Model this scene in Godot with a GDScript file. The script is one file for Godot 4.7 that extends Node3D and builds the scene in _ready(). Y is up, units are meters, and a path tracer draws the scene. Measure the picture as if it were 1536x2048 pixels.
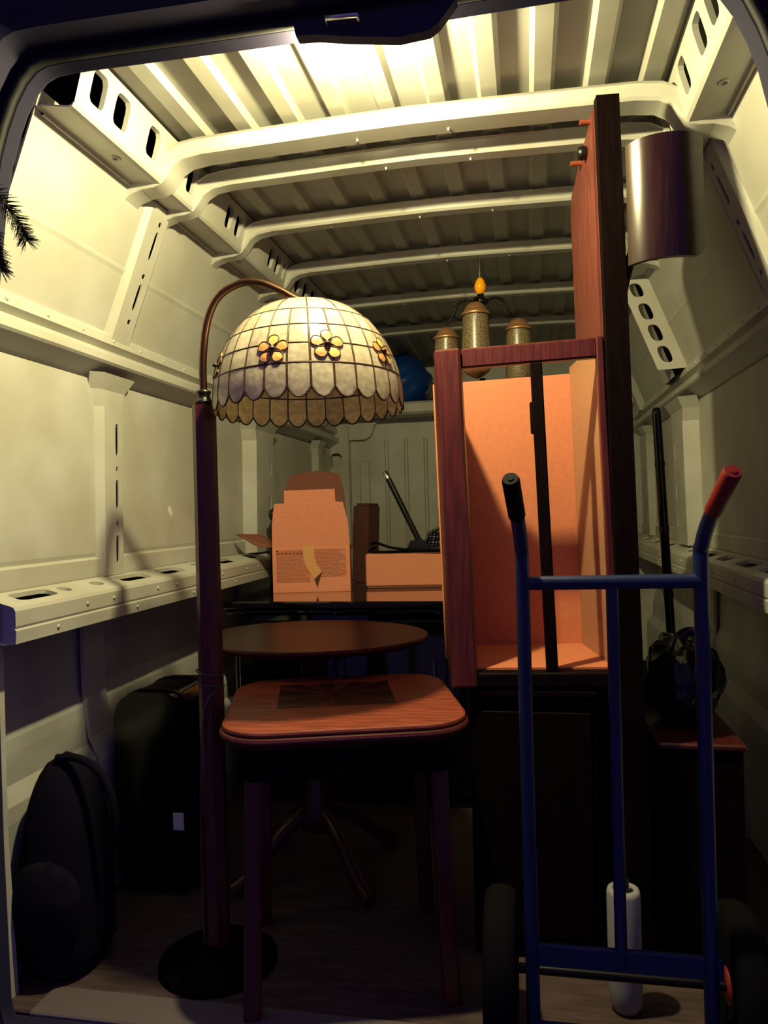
extends Node3D
# A loaded panel van at night, seen through its open rear doors. y up, floor of the van at y = 0, -z into the van.

const CX := -0.2545          # middle of the van body
const LAMP_AT := Vector3(-0.33, 1.874, -1.345)
var m := {}
var names := {}

# ------------------------------------------------------------------ materials
func mat(key: String, c: Color, rough: float, metal := 0.0) -> StandardMaterial3D:
	var s := StandardMaterial3D.new()
	s.resource_name = key
	s.albedo_color = c
	s.roughness = rough
	s.metallic = metal
	m[key] = s
	return s

func noise_tex(seed_: int, freq: float, lo: Color, hi: Color, octaves := 4, bump := false) -> NoiseTexture2D:
	var n := FastNoiseLite.new()
	n.seed = seed_
	n.frequency = freq
	n.fractal_octaves = octaves
	n.noise_type = FastNoiseLite.TYPE_SIMPLEX_SMOOTH
	var t := NoiseTexture2D.new()
	t.width = 256
	t.height = 256
	t.seamless = true
	t.noise = n
	if bump:
		t.as_normal_map = true
		t.bump_strength = 2.0
		return t
	var g := Gradient.new()
	g.set_color(0, lo)
	g.set_color(1, hi)
	g.set_offset(0, 0.25)
	g.set_offset(1, 0.75)
	t.color_ramp = g
	return t

func textured(key: String, c: Color, rough: float, tex: Texture2D, scale: Vector3, metal := 0.0) -> StandardMaterial3D:
	var s := mat(key, c, rough, metal)
	s.albedo_texture = tex
	s.uv1_triplanar = true
	s.uv1_world_triplanar = true
	s.uv1_scale = scale
	return s

func make_materials():
	var grain := noise_tex(3, 0.02, Color(0.78, 0.74, 0.72), Color(1, 1, 1), 5)
	var cloudy := noise_tex(9, 0.012, Color(0.92, 0.91, 0.88), Color(1, 1, 1), 4)
	var fibre := noise_tex(21, 0.06, Color(0.965, 0.96, 0.955), Color(1, 1, 1), 5)
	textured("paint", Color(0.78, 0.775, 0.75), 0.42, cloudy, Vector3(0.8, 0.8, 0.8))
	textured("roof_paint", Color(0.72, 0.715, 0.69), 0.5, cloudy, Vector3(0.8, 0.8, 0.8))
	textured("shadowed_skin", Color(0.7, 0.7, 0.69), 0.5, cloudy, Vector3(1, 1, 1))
	mat("body", Color(0.2, 0.19, 0.26), 0.6).metallic_specular = 0.2
	mat("seal", Color(0.06, 0.06, 0.07), 0.7)
	textured("ply_floor", Color(0.33, 0.26, 0.26), 0.7, grain, Vector3(1.2, 8, 9))
	textured("red_wood", Color(0.44, 0.22, 0.18), 0.5, grain, Vector3(16, 1.0, 16))
	textured("dark_wood", Color(0.33, 0.12, 0.11), 0.35, grain, Vector3(16, 1.0, 16))
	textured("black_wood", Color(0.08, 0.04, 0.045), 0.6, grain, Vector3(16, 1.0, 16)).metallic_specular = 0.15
	textured("bent_wood", Color(0.2, 0.11, 0.08), 0.25, grain, Vector3(18, 1.2, 18))
	textured("table_wood", Color(0.6, 0.29, 0.21), 0.4, grain, Vector3(1.3, 12, 12))
	textured("oval_wood", Color(0.29, 0.06, 0.075), 0.34, grain, Vector3(1.3, 12, 12)).metallic_specular = 0.3
	textured("inlay_dark", Color(0.2, 0.08, 0.07), 0.35, grain, Vector3(9, 9, 2))
	textured("inlay_mid", Color(0.34, 0.13, 0.1), 0.35, grain, Vector3(3, 9, 9))
	textured("hardboard", Color(0.8, 0.47, 0.33), 0.65, fibre, Vector3(3, 3, 3))
	textured("pale_lining", Color(0.7, 0.5, 0.38), 0.5, fibre, Vector3(3, 3, 3))
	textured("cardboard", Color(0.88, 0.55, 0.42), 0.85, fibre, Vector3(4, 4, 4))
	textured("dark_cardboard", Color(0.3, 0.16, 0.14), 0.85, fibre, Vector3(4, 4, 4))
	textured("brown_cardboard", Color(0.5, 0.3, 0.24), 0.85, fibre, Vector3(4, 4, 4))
	var lac := mat("lacquer", Color(0.025, 0.022, 0.025), 0.07)
	lac.clearcoat_enabled = true
	lac.clearcoat = 1.0
	lac.clearcoat_roughness = 0.04
	mat("black_plastic", Color(0.03, 0.03, 0.035), 0.35)
	mat("black_rubber", Color(0.06, 0.055, 0.065), 0.9).metallic_specular = 0.15
	textured("black_fabric", Color(0.09, 0.08, 0.13), 0.95, fibre, Vector3(9, 9, 9)).metallic_specular = 0.1
	mat("black_film", Color(0.03, 0.03, 0.035), 0.16)
	mat("blue_paint", Color(0.04, 0.11, 0.26), 0.4)
	mat("black_grip", Color(0.02, 0.025, 0.035), 0.6).metallic_specular = 0.2
	mat("red_grip", Color(0.5, 0.1, 0.07), 0.5)
	mat("brass", Color(0.74, 0.54, 0.38), 0.42, 0.75)
	mat("copper_tube", Color(0.42, 0.3, 0.22), 0.28, 1.0)
	mat("silver", Color(0.85, 0.85, 0.85), 0.2, 1.0)
	mat("iron", Color(0.05, 0.045, 0.045), 0.4, 0.6)
	mat("amber", Color(0.95, 0.62, 0.05), 0.12)
	var gl := textured("ribbed_glass", Color(0.6, 0.52, 0.38), 0.3, noise_tex(61, 0.05, Color(0.55, 0.53, 0.5), Color(1, 1, 1), 3), Vector3(9, 9, 9))
	gl.backlight_enabled = true
	gl.backlight = Color(0.7, 0.6, 0.4)
	gl.clearcoat_enabled = true
	mat("blue_bag", Color(0.06, 0.27, 0.6), 0.4)
	mat("worn_steel", Color(0.4, 0.36, 0.37), 0.6)
	textured("grey_cloth", Color(0.42, 0.38, 0.38), 0.9, fibre, Vector3(8, 8, 8))
	mat("white_foam", Color(0.6, 0.59, 0.6), 0.7)
	mat("label_white", Color(0.95, 0.95, 0.93), 0.25)
	textured("grey_felt", Color(0.35, 0.33, 0.36), 0.9, fibre, Vector3(8, 8, 8))
	mat("needle", Color(0.09, 0.11, 0.06), 0.6)
	mat("bark", Color(0.15, 0.1, 0.07), 0.9)
	mat("lead", Color(0.23, 0.15, 0.09), 0.5, 0.3)
	mat("cord_white", Color(0.3, 0.27, 0.25), 0.6)
	mat("tape", Color(0.86, 0.63, 0.4), 0.25)
	for k in 4:
		var tone: Color = [Color(0.94, 0.91, 0.84), Color(0.9, 0.86, 0.79), Color(0.96, 0.93, 0.86), Color(0.89, 0.85, 0.78)][k]
		var cp := textured("capiz_%d" % k, tone, 0.3, noise_tex(40 + k, 0.03, Color(0.86, 0.83, 0.78), Color(1, 1, 1), 3), Vector3(7, 7, 7))
		cp.backlight_enabled = true
		cp.backlight = Color(0.98, 0.97, 0.93)
		cp.clearcoat_enabled = true
		cp.clearcoat = 1.0
		cp.clearcoat_roughness = 0.2
	for k in 2:
		var pt := mat("petal_%d" % k, [Color(0.95, 0.78, 0.45), Color(0.88, 0.62, 0.36)][k], 0.28)
		pt.backlight_enabled = true
		pt.backlight = Color(0.8, 0.6, 0.3)
		pt.clearcoat_enabled = true

# ------------------------------------------------------------------ naming and tagging
func numbered(called: String) -> String:
	var k: int = names.get(called, 0)
	names[called] = k + 1
	return called if k == 0 else "%s_%03d" % [called, k]

func tag(o: Node, label: String, category := "", group := "", kind := ""):
	if label != "": o.set_meta("label", label)
	if category != "": o.set_meta("category", category)
	if group != "": o.set_meta("group", group)
	if kind != "": o.set_meta("kind", kind)
	return o

func thing(called: String, label: String, category: String, at := Vector3.ZERO, turn := 0.0, group := "") -> Node3D:
	var o := Node3D.new()
	o.name = numbered(called)
	add_child(o)
	o.position = at
	o.rotation.y = turn
	tag(o, label, category, group)
	return o

func setting(called: String, label: String, category: String) -> Node3D:
	var o := thing(called, label, category)
	o.set_meta("kind", "structure")
	return o

func obj(called: String, st: SurfaceTool, material: Material, parent: Node = self) -> MeshInstance3D:
	st.generate_normals()
	var o := MeshInstance3D.new()
	o.mesh = st.commit()
	o.material_override = material
	if parent == self:
		o.name = numbered(called)
	else:
		var k := 0
		var n := called
		while parent.has_node(NodePath(n)):
			k += 1
			n = "%s_%03d" % [called, k]
		o.name = n
	parent.add_child(o)
	return o

# ------------------------------------------------------------------ shapes
func sb() -> SurfaceTool:
	var st := SurfaceTool.new()
	st.begin(Mesh.PRIMITIVE_TRIANGLES)
	st.set_smooth_group(-1)
	return st

func face(st: SurfaceTool, pts: Array, out: Vector3):
	var n := Vector3.ZERO
	for i in range(1, pts.size() - 1):
		var a: Vector3 = pts[i] - pts[0]
		var b: Vector3 = pts[i + 1] - pts[0]
		n += a.cross(b)
	var q := pts.duplicate()
	if n.dot(out) < 0: q.reverse()
	for i in range(1, q.size() - 1):
		st.add_vertex(q[0]); st.add_vertex(q[i + 1]); st.add_vertex(q[i])

func box(st: SurfaceTool, c: Vector3, s: Vector3, b := 0.003, basis := Basis()):
	var h := s / 2
	b = minf(b, minf(h.x, minf(h.y, h.z)) * 0.6)
	var v := func(sg: Vector3, k: int) -> Vector3:
		var p := Vector3(sg.x * (h.x - b), sg.y * (h.y - b), sg.z * (h.z - b))
		p[k] = sg[k] * h[k]
		return c + basis * p
	var sgs := []
	for x in [-1, 1]:
		for y in [-1, 1]:
			for z in [-1, 1]:
				sgs.append(Vector3(x, y, z))
	for k in 3:
		var a := (k + 1) % 3
		var d := (k + 2) % 3
		for s1 in [-1, 1]:
			var q := []
			for pr in [[-1, -1], [1, -1], [1, 1], [-1, 1]]:
				var g := Vector3.ZERO
				g[k] = s1; g[a] = pr[0]; g[d] = pr[1]
				q.append(v.call(g, k))
			var o := Vector3.ZERO
			o[k] = s1
			face(st, q, basis * o)
			for s2 in [-1, 1]:      # the edge between axis k and axis a
				var g1 := Vector3.ZERO
				g1[k] = s1; g1[a] = s2; g1[d] = -1
				var g2 := g1
				g2[d] = 1
				var oo := Vector3.ZERO
				oo[k] = s1; oo[a] = s2
				face(st, [v.call(g1, k), v.call(g2, k), v.call(g2, a), v.call(g1, a)], basis * oo)
	for g in sgs:
		face(st, [v.call(g, 0), v.call(g, 1), v.call(g, 2)], basis * g)

func box_between(st: SurfaceTool, lo: Vector3, hi: Vector3, b := 0.003):
	box(st, (lo + hi) / 2, (hi - lo).abs(), b)

func bar(st: SurfaceTool, a: Vector3, c: Vector3, w: float, d: float, b := 0.003, side := Vector3.RIGHT):
	# a rectangular bar from a to c, w along "side", d across
	var y := (c - a).normalized()
	var x := (side - y * side.dot(y)).normalized()
	var z := x.cross(y)
	box(st, (a + c) / 2, Vector3(w, a.distance_to(c), d), b, Basis(x, y, z))

func tube(st: SurfaceTool, pts: Array, r: float, n := 10, caps := true, radii := []):
	var rings := []
	var u := Vector3.ZERO
	for i in pts.size():
		var t: Vector3 = (pts[mini(i + 1, pts.size() - 1)] - pts[maxi(i - 1, 0)]).normalized()
		if i == 0:
			u = t.cross(Vector3.UP if absf(t.y) < 0.9 else Vector3.RIGHT).normalized()
		else:
			u = (u - t * u.dot(t)).normalized()
		var w := t.cross(u)
		var ring := []
		var rr: float = radii[i] if radii.size() > i else r
		for k in n:
			var a := TAU * k / n
			ring.append(pts[i] + (u * cos(a) + w * sin(a)) * rr)
		rings.append(ring)
	st.set_smooth_group(1)
	for i in pts.size() - 1:
		for k in n:
			var l := (k + 1) % n
			var mid: Vector3 = (rings[i][k] + rings[i][l]) / 2 - pts[i]
			if radii.size() > i and radii[i] < 1e-5: mid = (rings[i + 1][k] + rings[i + 1][l]) / 2 - pts[i + 1]
			face(st, [rings[i][k], rings[i][l], rings[i + 1][l], rings[i + 1][k]], mid)
	st.set_smooth_group(-1)
	if caps:
		face(st, rings[0], pts[0] - pts[1])
		face(st, rings[-1], pts[-1] - pts[-2])

func curve(pts: Array, per := 6) -> Array:
	var out := []
	for i in pts.size() - 1:
		var p0: Vector3 = pts[maxi(i - 1, 0)]
		var p3: Vector3 = pts[mini(i + 2, pts.size() - 1)]
		var a: Vector3 = pts[i]
		var b: Vector3 = pts[i + 1]
		for k in per:
			out.append(a.cubic_interpolate(b, p0, p3, float(k) / per))
	out.append(pts[-1])
	return out

func lathe(st: SurfaceTool, prof: Array, n := 24, xf := Transform3D(), flat := false):
	# prof: Vector2(radius, height) from bottom to top, outside facing away from the axis
	for i in prof.size() - 1:
		st.set_smooth_group(-1 if flat else 2 + i if prof[i].distance_to(prof[i + 1]) < 1e-4 else 2)
		var p: Vector2 = prof[i]
		var q: Vector2 = prof[i + 1]
		var d := q - p
		for k in n:
			var a := TAU * k / n
			var b := TAU * (k + 1) / n
			var ab := (a + b) / 2
			var out := Vector3(d.y * cos(ab), -d.x, d.y * sin(ab))
			var c1 := Vector3(cos(a), 0, sin(a))
			var c2 := Vector3(cos(b), 0, sin(b))
			var pts := [c1 * p.x + Vector3.UP * p.y, c2 * p.x + Vector3.UP * p.y, c2 * q.x + Vector3.UP * q.y, c1 * q.x + Vector3.UP * q.y]
			if p.x < 1e-5: pts.remove_at(1)
			elif q.x < 1e-5: pts.remove_at(2)
			var w := []
			for x in pts: w.append(xf * x)
			face(st, w, xf.basis * out)
	st.set_smooth_group(-1)

func prism(st: SurfaceTool, poly: Array, d0: float, d1: float, xf := Transform3D(), smooth := false):
	# poly in local x, y; pushed along local z from d0 to d1
	var pk := PackedVector2Array(poly)
	var t := Geometry2D.triangulate_polygon(pk)
	var dir := signf(d1 - d0)
	for i in range(0, t.size(), 3):
		var a := pk[t[i]]; var b := pk[t[i + 1]]; var c := pk[t[i + 2]]
		face(st, [xf * Vector3(a.x, a.y, d1), xf * Vector3(b.x, b.y, d1), xf * Vector3(c.x, c.y, d1)], xf.basis * Vector3(0, 0, dir))
		face(st, [xf * Vector3(a.x, a.y, d0), xf * Vector3(b.x, b.y, d0), xf * Vector3(c.x, c.y, d0)], xf.basis * Vector3(0, 0, -dir))
	var cw := Geometry2D.is_polygon_clockwise(pk)
	if smooth: st.set_smooth_group(5)
	for i in pk.size():
		var a := pk[i]
		var b := pk[(i + 1) % pk.size()]
		var e := b - a
		var o := Vector3(e.y, -e.x, 0) * (-1.0 if cw else 1.0)
		face(st, [xf * Vector3(a.x, a.y, d0), xf * Vector3(b.x, b.y, d0), xf * Vector3(b.x, b.y, d1), xf * Vector3(a.x, a.y, d1)], xf.basis * o)
	st.set_smooth_group(-1)

func sheet(st: SurfaceTool, prof: Array, z0: float, z1: float, t: float, inward: Vector2):
	# a folded sheet: the profile in x, y drawn out from z0 to z1; "inward" tells its visible side
	var nn := []
	for i in prof.size():
		var e: Vector2 = (prof[mini(i + 1, prof.size() - 1)] - prof[maxi(i - 1, 0)]).normalized()
		var n := Vector2(e.y, -e.x)
		if n.dot(inward) < 0: n = -n
		nn.append(n)
	for i in prof.size() - 1:
		var p: Vector2 = prof[i]
		var q: Vector2 = prof[i + 1]
		var e := (q - p).normalized()
		var n := Vector2(e.y, -e.x)
		if n.dot(nn[i] + nn[i + 1]) < 0: n = -n
		var pb: Vector2 = p - nn[i] * t
		var qb: Vector2 = q - nn[i + 1] * t
		var o := Vector3(n.x, n.y, 0)
		face(st, [Vector3(p.x, p.y, z0), Vector3(q.x, q.y, z0), Vector3(q.x, q.y, z1), Vector3(p.x, p.y, z1)], o)
		face(st, [Vector3(pb.x, pb.y, z0), Vector3(qb.x, qb.y, z0), Vector3(qb.x, qb.y, z1), Vector3(pb.x, pb.y, z1)], -o)
		for z in [z0, z1]:
			face(st, [Vector3(p.x, p.y, z), Vector3(q.x, q.y, z), Vector3(qb.x, qb.y, z), Vector3(pb.x, pb.y, z)], Vector3(0, 0, signf(z - (z0 + z1) / 2)))
	for i in [0, prof.size() - 1]:
		var p: Vector2 = prof[i]
		var pb: Vector2 = p - nn[i] * t
		var j: int = 1 if i == 0 else i - 1
		var o: Vector2 = p - prof[j]
		face(st, [Vector3(p.x, p.y, z0), Vector3(pb.x, pb.y, z0), Vector3(pb.x, pb.y, z1), Vector3(p.x, p.y, z1)], Vector3(o.x, o.y, 0))

func holed(st: SurfaceTool, at: Callable, u0: float, u1: float, v0: float, v1: float, holes: Array, out: Vector3, depth := 0.012, steps := 1):
	# a strip at(u, v) with real holes [u, v, half u, half v, roundness exponent], given in the order of u
	var cuts := [u0]
	for i in holes.size():
		var h: Array = holes[i]
		var lo: float = h[0] - h[2] * 1.25
		var hi: float = h[0] + h[2] * 1.25
		cuts.append([lo, hi, h])
	cuts.append(u1)
	var cur := u0
	for c in cuts:
		if c is Array:
			strip(st, at, cur, c[0], v0, v1, out, steps)
			var h: Array = c[2]
			var n := 24
			var ring := []
			var rim := []
			for k in n:
				var a := TAU * (k + 0.5) / n
				var d := Vector2(cos(a), sin(a))
				var q := d / maxf(absf(d.x), absf(d.y))
				if k % 6 == 2 or k % 6 == 3: q = Vector2(signf(d.x), signf(d.y)) if false else q
				var e := d / pow(pow(absf(d.x), h[4]) + pow(absf(d.y), h[4]), 1.0 / h[4])
				var uu: float = h[0] + e.x * h[2]
				var vv: float = h[1] + e.y * h[3]
				ring.append([uu, vv])
				var ou: float = lerpf(h[0], c[1], q.x) if q.x > 0 else lerpf(h[0], c[0], -q.x)
				var ov: float = lerpf(h[1], v1, q.y) if q.y > 0 else lerpf(h[1], v0, -q.y)
				rim.append([ou, ov])
			for k in n:
				var l := (k + 1) % n
				var p1: Vector3 = at.call(ring[k][0], ring[k][1])
				var p2: Vector3 = at.call(ring[l][0], ring[l][1])
				var o1: Vector3 = at.call(rim[k][0], rim[k][1])
				var o2: Vector3 = at.call(rim[l][0], rim[l][1])
				if absf(rim[k][0] - rim[l][0]) > 1e-6 and absf(rim[k][1] - rim[l][1]) > 1e-6:   # round the corner of the cell
					var cu: float = rim[k][0] if is_equal_approx(rim[k][0], c[0]) or is_equal_approx(rim[k][0], c[1]) else rim[l][0]
					var cv: float = rim[k][1] if is_equal_approx(rim[k][1], v0) or is_equal_approx(rim[k][1], v1) else rim[l][1]
					face(st, [p1, o1, at.call(cu, cv), o2, p2], out)
				else:
					face(st, [p1, o1, o2, p2], out)
				var mid: Vector3 = at.call(h[0], h[1])
				face(st, [p1, p2, p2 - out * depth, p1 - out * depth], mid - (p1 + p2) / 2)
			cur = c[1]
		elif not is_equal_approx(c, u0):
			strip(st, at, cur, c, v0, v1, out, steps)

func strip(st: SurfaceTool, at: Callable, u0: float, u1: float, v0: float, v1: float, out: Vector3, steps := 1):
	for k in steps:
		var a := lerpf(u0, u1, float(k) / steps)
		var b := lerpf(u0, u1, float(k + 1) / steps)
		face(st, [at.call(a, v0), at.call(b, v0), at.call(b, v1), at.call(a, v1)], out)

func round_rect(hx: float, hy: float, r: float, n := 8) -> Array:
	var q := []
	for c in [[1, 1, 0.0], [-1, 1, PI / 2], [-1, -1, PI], [1, -1, PI * 1.5]]:
		for k in n + 1:
			var a: float = c[2] + PI / 2 * k / n
			q.append(Vector2(c[0] * (hx - r) + cos(a) * r, c[1] * (hy - r) + sin(a) * r))
	return q

func slab_loop(st: SurfaceTool, loop: Array, prof: Array, xf := Transform3D()):
	# a flat top of outline "loop" (x, y as x, z) with an edge profile: [inset, height] from top to bottom
	var rings := []
	for p in prof:
		var ring := []
		for k in loop.size():
			var a: Vector2 = loop[(k - 1 + loop.size()) % loop.size()]
			var b: Vector2 = loop[(k + 1) % loop.size()]
			var t := (b - a).normalized()
			var n := Vector2(t.y, -t.x)
			if n.dot(loop[k]) < 0: n = -n
			var q: Vector2 = loop[k] - n * p[0]
			ring.append(xf * Vector3(q.x, p[1], q.y))
		rings.append(ring)
	face(st, rings[0], xf.basis * Vector3.UP)
	face(st, rings[-1], xf.basis * Vector3.DOWN)
	for i in rings.size() - 1:
		st.set_smooth_group(20 + i)
		for k in loop.size():
			var l := (k + 1) % loop.size()
			var o: Vector2 = loop[k] + loop[l]
			var up: float = 0.3 if prof[i + 1][0] < prof[i][0] else -0.3
			face(st, [rings[i][k], rings[i][l], rings[i + 1][l], rings[i + 1][k]], xf.basis * Vector3(o.x, up * o.length(), o.y))
	st.set_smooth_group(-1)

func grid_surface(st: SurfaceTool, f: Callable, nu: int, nv: int, wrap_u := true, centre := Vector3.ZERO):
	# f(u, v) with u, v in 0..1
	st.set_smooth_group(3)
	for i in nu:
		for j in nv:
			var a: Vector3 = f.call(float(i) / nu, float(j) / nv)
			var b: Vector3 = f.call(float(i + 1) / nu, float(j) / nv)
			var c: Vector3 = f.call(float(i + 1) / nu, float(j + 1) / nv)
			var d: Vector3 = f.call(float(i) / nu, float(j + 1) / nv)
			face(st, [a, b, c, d], (a + b + c + d) / 4 - centre)
	st.set_smooth_group(-1)

# ------------------------------------------------------------------ scene
func _ready():
	make_materials()
	camera_and_light()
	floor_and_shell()
	ceiling()
	for side in [-1, 1]: side_wall(side)
	bulkhead()
	rear_opening()
	ceiling_lamp()
	floor_lamp()
	side_table()
	oval_table()
	dresser()
	open_cabinet()
	tall_board()
	curved_chair()
	hand_truck()
	cartons()
	on_the_dresser()
	shelf_load()
	chandelier()
	luggage()
	right_side()
	fir_tree()

func camera_and_light():
	var cam := Camera3D.new()
	cam.name = "camera"
	cam.keep_aspect = Camera3D.KEEP_HEIGHT
	cam.fov = rad_to_deg(2 * atan(1024.0 / 1500.0))
	cam.near = 0.02
	cam.position = Vector3(0, 1.0, 0)
	cam.rotation_order = EULER_ORDER_YXZ
	cam.rotation_degrees = Vector3(-0.0567, 10.8367, -1.5)
	add_child(cam)
	cam.current = true
	var env := Environment.new()
	env.background_mode = Environment.BG_SKY
	var sm := ProceduralSkyMaterial.new()
	sm.sky_top_color = Color(0.17, 0.14, 0.27)
	sm.sky_horizon_color = Color(0.2, 0.165, 0.3)
	sm.ground_bottom_color = Color(0.12, 0.1, 0.2)
	sm.ground_horizon_color = Color(0.2, 0.165, 0.3)
	sm.sky_energy_multiplier = 1.8
	sm.ground_energy_multiplier = 1.6
	var sky := Sky.new()
	sky.sky_material = sm
	env.sky = sky
	env.ambient_light_source = Environment.AMBIENT_SOURCE_SKY
	env.background_energy_multiplier = 1.0
	env.tonemap_mode = Environment.TONE_MAPPER_LINEAR
	env.tonemap_exposure = 1.0
	env.sdfgi_enabled = true
	env.ssao_enabled = true
	env.ssil_enabled = true
	var we := WorldEnvironment.new()
	we.name = "environment"
	we.environment = env
	add_child(we)
	var lamp := OmniLight3D.new()       # the van's cargo lamp, just below its lens
	lamp.name = "cargo_lamp_light"
	lamp.position = LAMP_AT
	lamp.light_color = Color(1.0, 0.945, 0.69)
	lamp.light_energy = 2.0
	lamp.light_size = 0.02
	lamp.omni_range = 12.0
	lamp.omni_attenuation = 2.0
	lamp.shadow_enabled = true
	add_child(lamp)

func floor_and_shell():
	var o := setting("floor", "worn brown plywood load floor of the van", "floor")
	var st := sb()
	box_between(st, Vector3(-1.2, -0.05, -4.35), Vector3(0.69, 0.0, -1.36), 0.004)
	obj("plywood", st, m.ply_floor, o)
	st = sb()
	box_between(st, Vector3(-1.3, -0.2, -4.9), Vector3(0.8, -0.06, -1.3), 0.01)
	obj("chassis", st, m.body, o)
	st = sb()
	box_between(st, Vector3(-1.02, -0.015, -1.44), Vector3(0.42, 0.004, -1.352), 0.003)
	obj("sill_plate", st, m.worn_steel, o)

func ceiling():
	var o := setting("ceiling", "ribbed cream steel roof of the van with cross bows", "ceiling")
	# lengthwise corrugated roof skin
	var prof := []
	var per := 0.118
	var x := -0.86
	while x < 0.36:
		prof.append(Vector2(x, 1.952))
		prof.append(Vector2(x + 0.062, 1.952))
		prof.append(Vector2(x + 0.072, 1.937))
		prof.append(Vector2(x + 0.108, 1.937))
		x += per
	var pts := []
	for p in prof:
		var q: Vector2 = p
		q.y += 0.012 * (1.0 - pow((q.x - CX) / 0.6, 2)) - 0.006
		pts.append(q)
	var st := sb()
	sheet(st, pts, -1.36, -4.75, 0.006, Vector2(0, -1))
	obj("roof_skin", st, m.roof_paint, o)
	st = sb()
	box_between(st, Vector3(-1.28, 2.02, -4.95), Vector3(0.78, 2.06, -1.28), 0.01)
	obj("roof_shell", st, m.body, o)
	# cross bows: hat sections that run down over the cornice to the walls
	var half := [Vector2(-0.985, 1.785), Vector2(-0.958, 1.808), Vector2(-0.925, 1.818), Vector2(-0.893, 1.820), Vector2(-0.868, 1.829), Vector2(-0.852, 1.848), Vector2(-0.838, 1.868), Vector2(-0.812, 1.882), Vector2(-0.765, 1.888), Vector2(-0.6, 1.892), Vector2(-0.42, 1.896), Vector2(CX, 1.898)]
	var path := half.duplicate()
	for i in range(half.size() - 2, -1, -1):
		path.append(Vector2(2 * CX - half[i].x, half[i].y))
	var zs := [-1.722, -1.9, -2.245, -2.665, -3.18, -3.73]
	for b in zs.size():
		var zf: float = zs[b]
		var w: float = 0.075 if b == 0 else 0.05
		var bow := sb()
		var hh := 0.033
		var ns := []
		for i in path.size():
			var e: Vector2 = (path[mini(i + 1, path.size() - 1)] - path[maxi(i - 1, 0)]).normalized()
			ns.append(Vector2(-e.y, e.x))
		bow.set_smooth_group(1)
		for i in path.size() - 1:
			var a: Vector2 = path[i]; var c: Vector2 = path[i + 1]
			var na: Vector2 = ns[i]; var nc: Vector2 = ns[i + 1]
			var cs := func(p: Vector2, n: Vector2) -> Array:      # the hat section, from the rear lip round to the front lip
				var t: Vector2 = p + n * hh
				var s: Vector2 = p + n * 0.006
				return [Vector3(t.x, t.y, zf + 0.012), Vector3(t.x, t.y, zf + 0.002), Vector3(s.x, s.y, zf), Vector3(p.x, p.y, zf - 0.006), Vector3(p.x, p.y, zf - w + 0.006), Vector3(s.x, s.y, zf - w), Vector3(t.x, t.y, zf - w - 0.002), Vector3(t.x, t.y, zf - w - 0.014)]
			var r1: Array = cs.call(a, na)
			var r2: Array = cs.call(c, nc)
			var outs := [Vector3(0, 0, 0), Vector3(0, 0, 1), Vector3(0, 0, 1), Vector3.ZERO, Vector3(0, 0, -1), Vector3(0, 0, -1), Vector3.ZERO]
			for k in 7:
				bow.set_smooth_group(30 + k)
				var ou: Vector3 = outs[k]
				if k in [0, 3, 6]: ou = -Vector3(na.x, na.y, 0)
				if k in [2, 4]: ou -= Vector3(na.x, na.y, 0)
				face(bow, [r1[k], r2[k], r2[k + 1], r1[k + 1]], ou)
		bow.set_smooth_group(-1)
		# bolt heads along the underside
		for k in 4:
			var bx := -0.66 + k * 0.25 + 0.03 * (k % 2) + 0.04 * b
			lathe(bow, [Vector2(0.0, -0.0022), Vector2(0.0025, -0.001), Vector2(0.003, 0.004)], 8, Transform3D(Basis(), Vector3(bx, 1.893, zf - w * 0.6)))
		obj("cross_bow", bow, m.paint, o)

func mirror(side: int, x: float) -> float:
	return x if side < 0 else 2 * CX - x

func mprof(side: int, a: Array) -> Array:
	var q := []
	for p in a: q.append(Vector2(mirror(side, p.x), p.y))
	return q

func wall_x(y: float) -> float:      # inner face of the left wall's panels
	if y < 1.37: return lerpf(-1.128, -1.118, clampf((y - 0.86) / 0.51, 0, 1))
	return lerpf(-1.098, -0.95, clampf((y - 1.47) / 0.38, 0, 1.1))

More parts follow.
